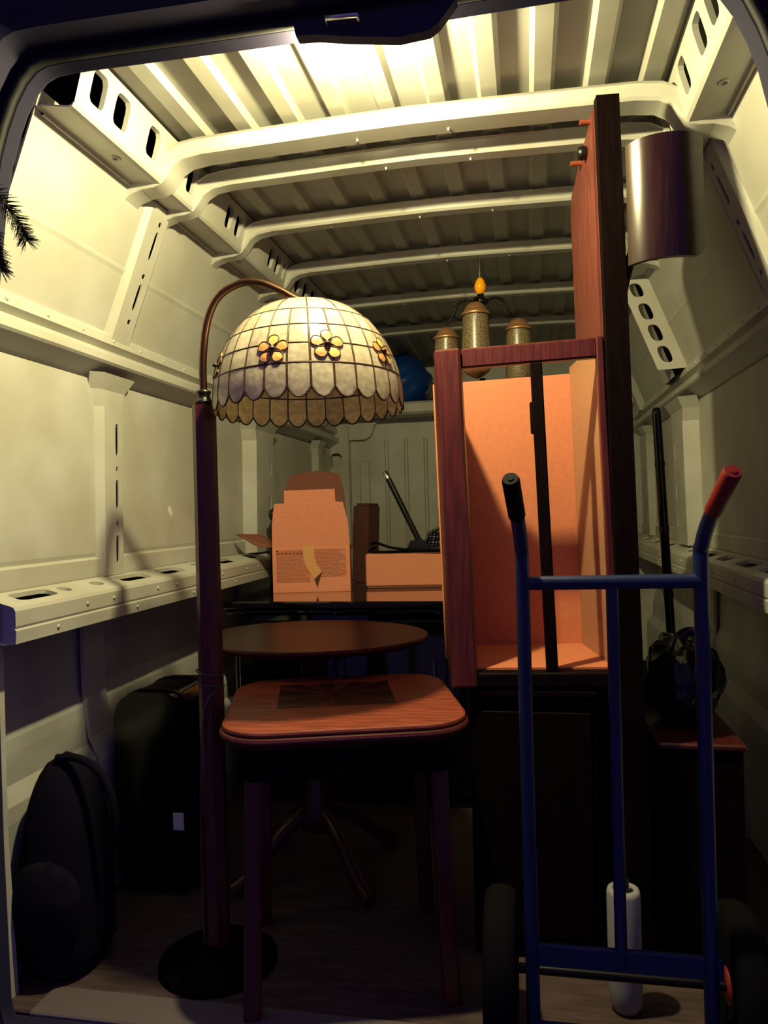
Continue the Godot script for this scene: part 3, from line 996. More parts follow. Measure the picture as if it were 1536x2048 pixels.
func oval_table():
	var t := thing("oval_table", "dark red polished oval table standing behind the small side table", "table", Vector3(-0.6, 0.0, -2.03))
	var st := sb()
	var loop := []
	for k in 48:
		var a := TAU * k / 48
		loop.append(Vector2(cos(a) * 0.325, sin(a) * 0.275))
	slab_loop(st, loop, [[0.008, 0.66], [0.002, 0.658], [0.0, 0.653], [0.003, 0.647], [0.014, 0.641], [0.03, 0.638]])
	obj("tabletop", st, m.oval_wood, t)
	st = sb()
	lathe(st, [Vector2(0.0, 0.12), Vector2(0.05, 0.12), Vector2(0.06, 0.16), Vector2(0.03, 0.22), Vector2(0.045, 0.36), Vector2(0.03, 0.48), Vector2(0.04, 0.6), Vector2(0.12, 0.637), Vector2(0.0, 0.637)], 20)
	obj("pedestal", st, m.dark_wood, t)
	for k in 4:
		st = sb()
		var a := TAU * k / 4 + PI / 4
		var d := Vector3(cos(a), 0, sin(a))
		tube(st, curve([d * 0.03 + Vector3.UP * 0.17, d * 0.11 + Vector3.UP * 0.13, d * 0.2 + Vector3.UP * 0.05, d * 0.26 + Vector3.UP * 0.018], 4), 0.02, 10, true)
		obj("foot", st, m.dark_wood, t)

func dresser():
	var t := thing("black_cabinet", "low black lacquered cabinet with a mirror gloss top carrying the cardboard boxes", "cabinet", Vector3(-0.45, 0.0, -2.88))
	var st := sb()
	box(st, Vector3(0, 0.687, 0), Vector3(1.2, 0.026, 0.86), 0.005)
	obj("top", st, m.lacquer, t)
	st = sb()
	box(st, Vector3(0, 0.665, 0.005), Vector3(1.18, 0.016, 0.84), 0.005)
	obj("top_moulding", st, m.lacquer, t)
	st = sb()
	box(st, Vector3(0, 0.355, 0), Vector3(1.14, 0.6, 0.8), 0.006)
	obj("body", st, m.lacquer, t)
	for k in 3:
		st = sb()
		box(st, Vector3(-0.375 + k * 0.375, 0.36, 0.405), Vector3(0.35, 0.54, 0.018), 0.005)
		var d := obj("door", st, m.lacquer, t)
		st = sb()
		tube(st, [Vector3(-0.24 + k * 0.375, 0.42, 0.428), Vector3(-0.24 + k * 0.375, 0.5, 0.428)], 0.005, 8)
		obj("handle", st, m.silver, d)
	st = sb()
	box(st, Vector3(0, 0.028, 0), Vector3(1.08, 0.054, 0.74), 0.004)
	obj("plinth", st, m.black_plastic, t)

func open_cabinet():
	var t := thing("open_bookcase", "tall narrow open wooden bookcase without doors, orange back panel and dark front frame", "bookcase", Vector3(0.0, 0.606, -1.69), 0.0)
	t.rotation.z = deg_to_rad(1.2)
	var y1 := 0.755
	var dx := -0.045           # how far the back is set to the left of the front
	var dz := -0.31
	var st := sb()
	bar(st, Vector3(-0.148, 0, 0), Vector3(-0.152, y1, 0), 0.058, 0.05, 0.005)
	obj("front_post", st, m.dark_wood, t)
	st = sb()
	bar(st, Vector3(0.18, 0, 0.0), Vector3(0.177, y1, 0), 0.016, 0.04, 0.003)
	obj("front_post", st, m.dark_wood, t)
	st = sb()
	bar(st, Vector3(-0.122, y1 - 0.022, 0.0), Vector3(0.171, y1 - 0.022, 0.0), 0.044, 0.026, 0.004, Vector3.UP)
	obj("top_rail", st, m.dark_wood, t)
	st = sb()
	bar(st, Vector3(-0.12, 0.016, 0.0), Vector3(0.175, 0.016, 0.0), 0.032, 0.036, 0.004, Vector3.UP)
	obj("bottom_rail", st, m.black_wood, t)
	st = sb()
	bar(st, Vector3(0.045, 0.032, 0.004), Vector3(0.041, y1 - 0.044, 0.004), 0.026, 0.022, 0.003)
	obj("middle_bar", st, m.black_wood, t)
	st = sb()
	box(st, Vector3(0.027, 0.59, 0.004), Vector3(0.008, 0.07, 0.016), 0.003)
	obj("catch", st, m.black_wood, t)
	# sides: thin boards running to the back
	st = sb()
	prism(st, [Vector2(-0.175, -0.02), Vector2(-0.153, -0.02), Vector2(-0.153 + dx, dz), Vector2(-0.177 + dx, dz)], 0.0, y1 - 0.008, Transform3D(Basis(Vector3.RIGHT, Vector3(0, 0, 1), Vector3.UP), Vector3.ZERO))
	obj("side_panel", st, m.red_wood, t)
	st = sb()
	prism(st, [Vector2(0.176, -0.02), Vector2(0.186, -0.02), Vector2(0.186 + dx, dz), Vector2(0.176 + dx, dz)], 0.0, y1 - 0.004, Transform3D(Basis(Vector3.RIGHT, Vector3(0, 0, 1), Vector3.UP), Vector3.ZERO))
	obj("side_panel", st, m.pale_lining, t)
	st = sb()
	box(st, Vector3(0.0065 + dx, 0.3675, dz - 0.003), Vector3(0.375, 0.735, 0.006), 0.001)
	obj("back_panel", st, m.hardboard, t)
	st = sb()
	prism(st, [Vector2(-0.166, -0.018), Vector2(0.178, -0.018), Vector2(0.178 + dx, dz), Vector2(-0.166 + dx, dz)], 0.03, 0.036, Transform3D(Basis(Vector3.RIGHT, Vector3(0, 0, 1), Vector3.UP), Vector3.ZERO))
	obj("bottom_board", st, m.hardboard, t)
	# the chest it stands on
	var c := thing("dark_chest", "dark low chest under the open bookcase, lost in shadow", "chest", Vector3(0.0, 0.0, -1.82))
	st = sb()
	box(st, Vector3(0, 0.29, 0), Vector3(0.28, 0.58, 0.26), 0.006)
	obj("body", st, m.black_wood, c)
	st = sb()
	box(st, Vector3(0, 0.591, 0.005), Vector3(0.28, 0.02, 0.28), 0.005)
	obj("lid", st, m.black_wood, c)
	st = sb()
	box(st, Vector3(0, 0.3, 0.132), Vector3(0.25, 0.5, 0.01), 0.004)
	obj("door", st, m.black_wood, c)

func tall_board():
	var t := thing("headboard", "tall reddish wooden bed end standing on edge to the right of the bookcase", "headboard", Vector3(0.217, 0.0, -1.67))
	t.rotation.z = deg_to_rad(0.9)
	var sh := Basis(Vector3.UP, deg_to_rad(7.0))
	var xf := Transform3D(sh * Basis(Vector3(0, 0, -1), Vector3.UP, Vector3(1, 0, 0)), Vector3.ZERO)      # local x runs into the van, z to the right
	var st := sb()
	prism(st, [Vector2(0.012, 0.0), Vector2(0.33, 0.0), Vector2(0.33, 1.77), Vector2(0.31, 1.79), Vector2(0.17, 1.835), Vector2(0.06, 1.862), Vector2(0.012, 1.868)], -0.021, 0.021, xf)
	obj("board", st, m.red_wood, t)
	st = sb()
	prism(st, [Vector2(-0.014, 0.0), Vector2(0.012, 0.0), Vector2(0.012, 1.872), Vector2(-0.014, 1.872)], -0.024, 0.024, xf)
	obj("edge_band", st, m.black_wood, t)
	st = sb()
	prism(st, [Vector2(0.03, 0.02), Vector2(0.045, 0.02), Vector2(0.045, 1.858), Vector2(0.03, 1.861)], -0.026, -0.02, xf)
	obj("moulding", st, m.red_wood, t)
	for p in [[0.05, 1.848], [0.17, 1.812]]:
		st = sb()
		tube(st, [xf * Vector3(p[0], p[1], -0.02), xf * Vector3(p[0], p[1], -0.047)], 0.006, 10)
		obj("peg", st, m.table_wood, t)
	st = sb()
	lathe(st, [Vector2(0.0, -0.012), Vector2(0.013, -0.01), Vector2(0.016, 0.0), Vector2(0.013, 0.01), Vector2(0.0, 0.012)], 12, Transform3D(Basis(Vector3(0, 0, 1), PI / 2), xf * Vector3(0.115, 1.81, -0.03)))
	obj("knob", st, m.black_plastic, t)

func curved_chair():
	var t := thing("chair", "chair with a curved glossy dark wood backrest high beside the tall bed end", "chair", Vector3(0.268, 0.0, -1.63))
	var st := sb()
	# bent backrest: an upright part-cylinder, bulging towards the doors
	var outl := func(u: float) -> Vector2:      # local x, z
		var a := lerpf(deg_to_rad(-58), deg_to_rad(42), u)
		return Vector2(0.004 + sin(a) * 0.082 + (0.012 if u > 0.6 else 0.0) * (u - 0.6) / 0.4, 0.075 + cos(a) * 0.085)
	var n := 24
	var lo := 1.46
	var hi := 1.691
	for i in n:
		for l in [[0.0, 1.0], [0.012, -1.0]]:
			st.set_smooth_group(1 if l[1] > 0 else 2)
			var p: Vector2 = outl.call(float(i) / n)
			var q: Vector2 = outl.call(float(i + 1) / n)
			var c := Vector2(0.004, 0.075)
			var dp: Vector2 = (p - c).normalized() * l[0]
			var dq: Vector2 = (q - c).normalized() * l[0]
			p -= dp; q -= dq
			var cut0 := 0.018 * pow(maxf(0.0, (float(i) / n - 0.88) / 0.12), 2)
			var cut1 := 0.018 * pow(maxf(0.0, (float(i + 1) / n - 0.88) / 0.12), 2)
			face(st, [Vector3(p.x, lo + cut0, p.y), Vector3(q.x, lo + cut1, q.y), Vector3(q.x, hi - cut1 * 0.4, q.y), Vector3(p.x, hi - cut0 * 0.4, p.y)], Vector3(p.x - c.x, 0, p.y - c.y) * l[1])
	st.set_smooth_group(-1)
	for i in n:
		var c := Vector2(0.004, 0.075)
		var p: Vector2 = outl.call(float(i) / n)
		var q: Vector2 = outl.call(float(i + 1) / n)
		var pi_ := p - (p - c).normalized() * 0.012
		var qi := q - (q - c).normalized() * 0.012
		var cut0 := 0.018 * pow(maxf(0.0, (float(i) / n - 0.88) / 0.12), 2)
		var cut1 := 0.018 * pow(maxf(0.0, (float(i + 1) / n - 0.88) / 0.12), 2)
		face(st, [Vector3(p.x, hi - cut0 * 0.4, p.y), Vector3(q.x, hi - cut1 * 0.4, q.y), Vector3(qi.x, hi - cut1 * 0.4, qi.y), Vector3(pi_.x, hi - cut0 * 0.4, pi_.y)], Vector3.UP)
		face(st, [Vector3(p.x, lo + cut0, p.y), Vector3(q.x, lo + cut1, q.y), Vector3(qi.x, lo + cut1, qi.y), Vector3(pi_.x, lo + cut0, pi_.y)], Vector3.DOWN)
	for u in [0.0, 1.0]:
		var c := Vector2(0.004, 0.075)
		var p: Vector2 = outl.call(u)
		var pi_ := p - (p - c).normalized() * 0.012
		var cut := 0.018 if u > 0.5 else 0.0
		face(st, [Vector3(p.x, lo + cut, p.y), Vector3(pi_.x, lo + cut, pi_.y), Vector3(pi_.x, hi - cut * 0.4, pi_.y), Vector3(p.x, hi - cut * 0.4, p.y)], Vector3(-1 if u < 0.5 else 1, 0, -0.5))
	obj("backrest", st, m.bent_wood, t)
	# hidden behind the bed end: its posts, seat and legs
	st = sb()
	tube(st, curve([Vector3(-0.04, 1.6, 0.138), Vector3(-0.035, 1.6, 0.06), Vector3(-0.018, 1.6, 0.0), Vector3(-0.018, 1.58, -0.08), Vector3(-0.035, 1.5, -0.22), Vector3(-0.044, 1.3, -0.27), Vector3(-0.046, 0.5, -0.28), Vector3(-0.046, 0.0, -0.28)], 5), 0.012, 10)
	obj("back_post", st, m.black_wood, t)
	st = sb()
	box(st, Vector3(0.02, 0.52, -0.57), Vector3(0.14, 0.03, 0.3), 0.008)
	obj("seat", st, m.black_wood, t)
	st = sb()
	bar(st, Vector3(0.06, 0.0, -0.66), Vector3(0.055, 0.507, -0.65), 0.026, 0.026)
	obj("leg", st, m.black_wood, t)

func hand_truck():
	var t := thing("hand_truck", "blue tubular hand truck with one black and one red grip standing at the sill", "hand truck", Vector3(0.14, 0.0, -1.35))
	var xl := -0.152
	var xr := 0.146
	for s in [[xl, -0.013, "black_grip"], [xr, 0.02, "red_grip"]]:
		var st := sb()
		var pts := curve([Vector3(s[0], 0.05, 0), Vector3(s[0], 0.5, 0), Vector3(s[0], 0.88, 0), Vector3(s[0] + s[1] * 0.05, 0.93, 0.01), Vector3(s[0] + s[1] * 0.35, 0.975, 0.045), Vector3(s[0] + s[1] * 0.7, 1.008, 0.09)], 5)
		tube(st, pts, 0.0125, 14)
		obj("side_tube", st, m.blue_paint, t)
		st = sb()
		var a := Vector3(s[0] + s[1] * 0.45, 0.985, 0.058)
		var b := Vector3(s[0] + s[1] * 1.05, 1.047, 0.135)
		tube(st, [a, a.lerp(b, 0.04), a.lerp(b, 0.94), b], 0.0145, 16, true, [0.0135, 0.0148, 0.0148, 0.0125])
		tube(st, [b, b + (b - a).normalized() * 0.0015], 0.005, 10)
		obj("grip", st, m[s[2]], t)
	var st := sb()
	tube(st, [Vector3(xl, 0.866, 0), Vector3(xr, 0.868, 0)], 0.0125, 14)
	obj("crossbar", st, m.blue_paint, t)
	st = sb()
	tube(st, [Vector3(0.0, 0.866, 0), Vector3(0.0, 0.2, 0)], 0.0105, 12)
	obj("middle_tube", st, m.blue_paint, t)
	st = sb()
	bar(st, Vector3(xl - 0.01, 0.21, 0.0), Vector3(xr + 0.02, 0.21, 0.0), 0.04, 0.012, 0.003, Vector3.UP)
	obj("lower_bar", st, m.blue_paint, t)
	st = sb()
	box(st, Vector3(0, 0.006, 0.1), Vector3(0.34, 0.008, 0.2), 0.003)
	box(st, Vector3(0, 0.05, 0.004), Vector3(0.32, 0.09, 0.006), 0.002)
	obj("toe_plate", st, m.blue_paint, t)
	st = sb()
	tube(st, [Vector3(-0.24, 0.14, -0.07), Vector3(0.235, 0.14, -0.07)], 0.009, 10)
	obj("axle", st, m.iron, t)
	for sx in [-1, 1]:
		st = sb()
		lathe(st, [Vector2(0.03, -0.022), Vector2(0.1, -0.03), Vector2(0.13, -0.028), Vector2(0.138, -0.016), Vector2(0.14, 0.0), Vector2(0.138, 0.016), Vector2(0.13, 0.028), Vector2(0.1, 0.03), Vector2(0.03, 0.022)], 28, Transform3D(Basis(Vector3(0, 0, 1), PI / 2), Vector3(sx * 0.21, 0.14, -0.07)))
		var w := obj("wheel", st, m.black_rubber, t)
		st = sb()
		lathe(st, [Vector2(0.0, -0.026), Vector2(0.032, -0.024), Vector2(0.032, 0.024), Vector2(0.0, 0.026)], 18, Transform3D(Basis(Vector3(0, 0, 1), PI / 2), Vector3(sx * 0.21, 0.14, -0.07)))
		obj("hub", st, m.red_grip, w)
		st = sb()
		bar(st, Vector3(sx * 0.15, 0.2, 0), Vector3(sx * 0.15, 0.14, -0.07), 0.02, 0.006)
		obj("wheel_bracket", st, m.blue_paint, t)

func print_texture() -> ImageTexture:
	# small print on the carton: lines of unreadable word-sized dashes in two columns
	var im := Image.create(512, 320, false, Image.FORMAT_RGB8)
	im.fill(Color(0.88, 0.55, 0.42))
	var ink := Color(0.52, 0.29, 0.2)
	var rng := RandomNumberGenerator.new()
	rng.seed = 5
	for col in 2:
		var x0 := 18 if col == 0 else 262
		var x1 := 250 if col == 0 else 494
		im.fill_rect(Rect2i(x0, 26, x1 - x0, 236 if col == 0 else 200), Color(0.82, 0.5, 0.38))
		var y := 28
		while y < (258 if col == 0 else 222):
			var x := x0 + 3
			var last := x1 - 4 - (rng.randi_range(0, 60) if rng.randf() < 0.4 else 0)
			if col == 0 and y == 28:
				im.fill_rect(Rect2i(x, y - 2, 12, 12), Color(0.3, 0.15, 0.1))
				x += 18
			while x < last:
				var w := mini(rng.randi_range(5, 22), last - x)
				im.fill_rect(Rect2i(x, y, w, 4), ink)
				x += w + 4
			y += 9
		for k in 7:
			if col == 0: im.fill_rect(Rect2i(x0 + 10 + k * 26, 46, 14, 10), Color(0.4, 0.21, 0.15))
	return ImageTexture.create_from_image(im)

func quad_uv(st: SurfaceTool, p: Array, out: Vector3):
	# p: bottom-left, bottom-right, top-right, top-left as one reads it
	var uv := [Vector2(0, 1), Vector2(1, 1), Vector2(1, 0), Vector2(0, 0)]
	var idx := [0, 2, 1, 0, 3, 2]
	if (p[1] - p[0]).cross(p[2] - p[0]).dot(out) < 0: idx = [0, 1, 2, 0, 2, 3]
	for i in idx:
		st.set_uv(uv[i])
		st.add_vertex(p[i])

func cartons():
	# open carton with small print
	var t := thing("cardboard_box", "open cardboard box with small print, its front flap standing up and taped", "box", Vector3(-0.835, 0.70, -2.857), deg_to_rad(12))
	var w := 0.147
	var h := 0.178
	var d := 0.12
	var th := 0.004
	var st := sb()
	box_between(st, Vector3(-w, 0.0, d - th), Vector3(w, h, d), 0.001)
	box_between(st, Vector3(-w, 0.0, -d), Vector3(w, h, -d + th), 0.001)
	box_between(st, Vector3(-w, 0.0, -d + th), Vector3(-w + th, h, d - th), 0.001)
	box_between(st, Vector3(w - th, 0.0, -d + th), Vector3(w, h, d - th), 0.001)
	box_between(st, Vector3(-w + th, 0.0, -d + th), Vector3(w - th, th, d - th), 0.001)
	obj("body", st, m.cardboard, t)
	st = sb()
	quad_uv(st, [Vector3(-w + 0.004, 0.006, d + 0.0006), Vector3(w - 0.004, 0.006, d + 0.0006), Vector3(w - 0.004, h - 0.002, d + 0.0006), Vector3(-w + 0.004, h - 0.002, d + 0.0006)], Vector3(0, 0, 1))
	var pm := mat("carton_print", Color(1, 1, 1), 0.85)
	pm.albedo_texture = print_texture()
	obj("print", st, pm, t)
	st = sb()
	prism(st, [Vector2(-w, h), Vector2(w, h), Vector2(w - 0.004, h + 0.085), Vector2(w - 0.022, h + 0.162), Vector2(w - 0.05, h + 0.164), Vector2(w - 0.052, h + 0.212), Vector2(-w + 0.05, h + 0.21), Vector2(-w + 0.05, h + 0.162), Vector2(-w + 0.012, h + 0.16), Vector2(-w + 0.002, h + 0.085)], d - th, d)
	obj("front_flap", st, m.cardboard, t)
	st = sb()
	prism(st, [Vector2(-0.138, h), Vector2(0.138, h), Vector2(0.122, h + 0.2), Vector2(0.10, h + 0.27), Vector2(0.01, h + 0.285), Vector2(-0.10, h + 0.265), Vector2(-0.135, h + 0.19)], -0.004, 0.0, Transform3D(Basis(Vector3.RIGHT, deg_to_rad(-8)), Vector3(0, 0.02, -d)))
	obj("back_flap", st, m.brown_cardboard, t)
	st = sb()
	face(st, [Vector3(-w, h, d - 0.005), Vector3(-w - 0.05, h, d), Vector3(-w - 0.14, h + 0.05, d - 0.02), Vector3(-w - 0.05, h + 0.045, d - 0.08), Vector3(-w, h + 0.01, d - 0.11)], Vector3(0, 1, 0.3))
	face(st, [Vector3(-w, h - 0.003, d - 0.005), Vector3(-w - 0.05, h - 0.003, d), Vector3(-w - 0.14, h + 0.047, d - 0.02), Vector3(-w - 0.05, h + 0.042, d - 0.08), Vector3(-w, h + 0.007, d - 0.11)], Vector3(0, -1, -0.3))
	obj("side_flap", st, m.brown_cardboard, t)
	st = sb()
	var tp := [Vector2(-0.03, h), Vector2(0.012, h), Vector2(0.012, h - 0.04), Vector2(0.022, h - 0.075), Vector2(0.04, h - 0.1), Vector2(0.012, h - 0.132), Vector2(-0.005, h - 0.105), Vector2(-0.025, h - 0.07), Vector2(-0.03, h - 0.035)]
	prism(st, tp, d + 0.001, d + 0.003)
	obj("tape", st, m.tape, t)
	st = sb()
	face(st, [Vector3(0.01, h - 0.128, d + 0.003), Vector3(0.04, h - 0.1, d + 0.003), Vector3(0.022, h - 0.152, d + 0.014)], Vector3(0.3, -0.4, 1))
	face(st, [Vector3(0.01, h - 0.128, d + 0.002), Vector3(0.04, h - 0.1, d + 0.002), Vector3(0.022, h - 0.152, d + 0.013)], Vector3(-0.3, 0.4, -1))
	obj("torn_edge", st, m.dark_cardboard, t)
	# closed carton to the right
	t = thing("cardboard_box", "plain closed cardboard box beside the printed one, cables lying on it", "box", Vector3(-0.465, 0.70, -2.985), deg_to_rad(6))
	st = sb()
	box(st, Vector3(0, 0.071, 0), Vector3(0.345, 0.125, 0.23), 0.004)
	obj("body", st, m.cardboard, t)
	st = sb()
	box(st, Vector3(0, 0.0045, 0), Vector3(0.335, 0.009, 0.222), 0.002)
	obj("tray", st, m.brown_cardboard, t)
	# dark slim carton standing between them
	t = thing("cardboard_box", "slim dark brown carton standing upright behind the gap between two boxes", "box", Vector3(-0.695, 0.70, -3.16), deg_to_rad(-18))
	t.rotation.z = deg_to_rad(-3)
	st = sb()
	box(st, Vector3(0, 0.1625, 0), Vector3(0.075, 0.325, 0.1), 0.003)
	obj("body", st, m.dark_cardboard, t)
	st = sb()
	box(st, Vector3(0.004, 0.331, 0.0), Vector3(0.06, 0.012, 0.09), 0.003)
	obj("lid_flap", st, m.dark_cardboard, t)

func on_the_dresser():
	# two dark ornamental sticks left of the carton
	for k in 2:
		var p := Vector3(-1.006, 0.70, -2.88) if k == 0 else Vector3(-1.0, 0.70, -2.95)
		var t := thing("carved_figure", ["slim black carved stick figure with a round head, front one left of the printed box", "slim black carved stick figure half hidden behind another, left of the printed box"][k], "figure", p, 0.0, "")
		var st := sb()
		lathe(st, [Vector2(0, 0), Vector2(0.02, 0.0), Vector2(0.02, 0.015), Vector2(0.016, 0.03), Vector2(0.015, 0.15), Vector2(0.018, 0.2), Vector2(0.019, 0.245), Vector2(0.013, 0.262), Vector2(0.008, 0.272), Vector2(0.0, 0.274)], 16)
		obj("body", st, m.black_plastic, t)
		st = sb()
		lathe(st, [Vector2(0, 0.268), Vector2(0.009, 0.272), Vector2(0.017, 0.288), Vector2(0.018, 0.302), Vector2(0.013, 0.317), Vector2(0.0, 0.324)], 16)
		obj("head", st, m.black_plastic, t)
	# folded frame with a woven panel on the closed carton
	var t := thing("folding_stool", "folded black stool with silver tipped leg and woven mesh seat on a box", "stool", Vector3(-0.47, 0.8345, -2.975))
	var st := sb()
	var a := Vector3(0.05, 0.03, 0.02)
	var b := Vector3(-0.088, 0.325, 0.025)
	tube(st, [a, a.lerp(b, 0.9)], 0.0115, 12)
	for k in 14: tube(st, [a.lerp(b, 0.1 + k * 0.055), a.lerp(b, 0.11 + k * 0.055)], 0.013, 12)
	obj("leg", st, m.black_plastic, t)
	st = sb()
	tube(st, [a.lerp(b, 0.9), a.lerp(b, 0.995), b], 0.01, 14, true, [0.0112, 0.0112, 0.008])
	obj("tip", st, m.silver, t)
	st = sb()
	prism(st, [Vector2(0.01, 0.0), Vector2(0.11, 0.0), Vector2(0.1, 0.03), Vector2(0.07, 0.055), Vector2(0.03, 0.045)], -0.015, 0.02, Transform3D(Basis(), Vector3(-0.02, 0.0, 0.02)))
	obj("joint", st, m.black_plastic, t)
	var xf := Transform3D(Basis(Vector3.UP, deg_to_rad(-12)) * Basis(Vector3.RIGHT, deg_to_rad(-32)), Vector3(0.14, 0.012, 0.01))
	st = sb()
	var fr := [Vector3(-0.085, 0.0, 0), Vector3(-0.075, 0.07, 0), Vector3(0.05, 0.15, 0), Vector3(0.06, 0.0, 0), Vector3(-0.085, 0.0, 0)]
	var fr2 := []
	for q in fr: fr2.append(xf * q)
	tube(st, fr2, 0.006, 8)
	obj("seat_frame", st, m.black_plastic, t)
	for k in 11:
		st = sb()
		var y := 0.01 + k * 0.0125
		var x0 := -0.08 if y < 0.07 else lerpf(-0.075, 0.05, (y - 0.07) / 0.08)
		tube(st, [xf * Vector3(x0, y, 0.001), xf * Vector3((x0 + 0.055) / 2, y, 0.004 * (1 - 2 * (k % 2))), xf * Vector3(0.055, y, 0.001)], 0.0038, 6)
		obj("woven_band", st, m.black_fabric, t)
	for k in 9:
		st = sb()
		var x := -0.072 + k * 0.0145
		var y1 := lerpf(0.07, 0.15, clampf((x + 0.075) / 0.125, 0, 1))
		tube(st, [xf * Vector3(x, 0.0, 0.002), xf * Vector3(x, y1 / 2, -0.004 * (1 - 2 * (k % 2))), xf * Vector3(x, y1, 0.002)], 0.0038, 6)
		obj("woven_band", st, m.black_fabric, t)
	t = thing("cable", "loose dark cable coiled across the top of the plain box", "cable", Vector3(-0.47, 0.8345, -2.975))
	st = sb()
	tube(st, curve([Vector3(-0.155, 0.035, 0.0), Vector3(-0.12, 0.04, 0.06), Vector3(-0.05, 0.022, 0.1), Vector3(0.04, 0.012, 0.105), Vector3(0.13, 0.008, 0.1), Vector3(0.165, 0.006, 0.09), Vector3(0.14, 0.006, 0.07), Vector3(0.02, 0.006, 0.075), Vector3(-0.1, 0.006, 0.09), Vector3(-0.15, 0.008, 0.06), Vector3(-0.14, 0.02, 0.0)], 6), 0.0055, 8)
	obj("wire", st, m.black_rubber, t)

func lumpy(st: SurfaceTool, c: Vector3, r: Vector3, seed_: int, amp := 0.12, flat_y := -10.0, nu := 32, nv := 18):
	var n := FastNoiseLite.new()
	n.seed = seed_
	n.frequency = 1.1
	n.fractal_octaves = 3
	var f := func(u: float, v: float) -> Vector3:
		var a := TAU * fposmod(u, 1.0)
		var b := PI * v - PI / 2
		var d := Vector3(cos(a) * cos(b), sin(b), sin(a) * cos(b))
		var k := 1.0 + amp * n.get_noise_3dv(d * 1.6) * 2.0
		var p := Vector3(d.x * r.x, d.y * r.y, d.z * r.z) * k
		p.y = maxf(p.y, flat_y)
		return c + p
	grid_surface(st, f, nu, nv, true, c)

func shelf_load():
	var t := thing("bag", "bright blue stuffed plastic bag on the shelf over the cab", "bag", Vector3(-0.72, 1.605, -4.36))
	var st := sb()
	lumpy(st, Vector3(0, 0.14, 0), Vector3(0.19, 0.16, 0.2), 4, 0.1, -0.14)
	obj("sack", st, m.blue_bag, t)
	st = sb()
	tube(st, curve([Vector3(-0.02, 0.27, 0.02), Vector3(0.02, 0.305, 0.04), Vector3(0.06, 0.285, 0.05), Vector3(0.07, 0.25, 0.06)], 5), 0.012, 8)
	obj("knotted_neck", st, m.blue_bag, t)
	t = thing("cloth_bundle", "grey rolled cloth bundle beside the blue bag on the cab shelf", "cloth", Vector3(-0.475, 1.605, -4.28))
	st = sb()
	lumpy(st, Vector3(0, 0.055, 0), Vector3(0.075, 0.062, 0.09), 14, 0.16, -0.055)
	obj("folds", st, m.grey_cloth, t)
	st = sb()
	tube(st, curve([Vector3(-0.07, 0.05, 0.07), Vector3(-0.02, 0.11, 0.075), Vector3(0.04, 0.1, 0.08), Vector3(0.075, 0.03, 0.06)], 4), 0.008, 8)
	obj("hem", st, m.grey_cloth, t)
	var s := sb()
	box(s, Vector3.ZERO, Vector3(0.0014, 0.03, 0.02), 0.0004, Basis(Vector3.RIGHT, deg_to_rad(40)))
	var o := obj("sticker", s, m.label_white, self)
	o.position = Vector3(-1.1265, 1.017, -2.236)
	tag(o, "small shiny white sticker on the middle left wall panel", "sticker")

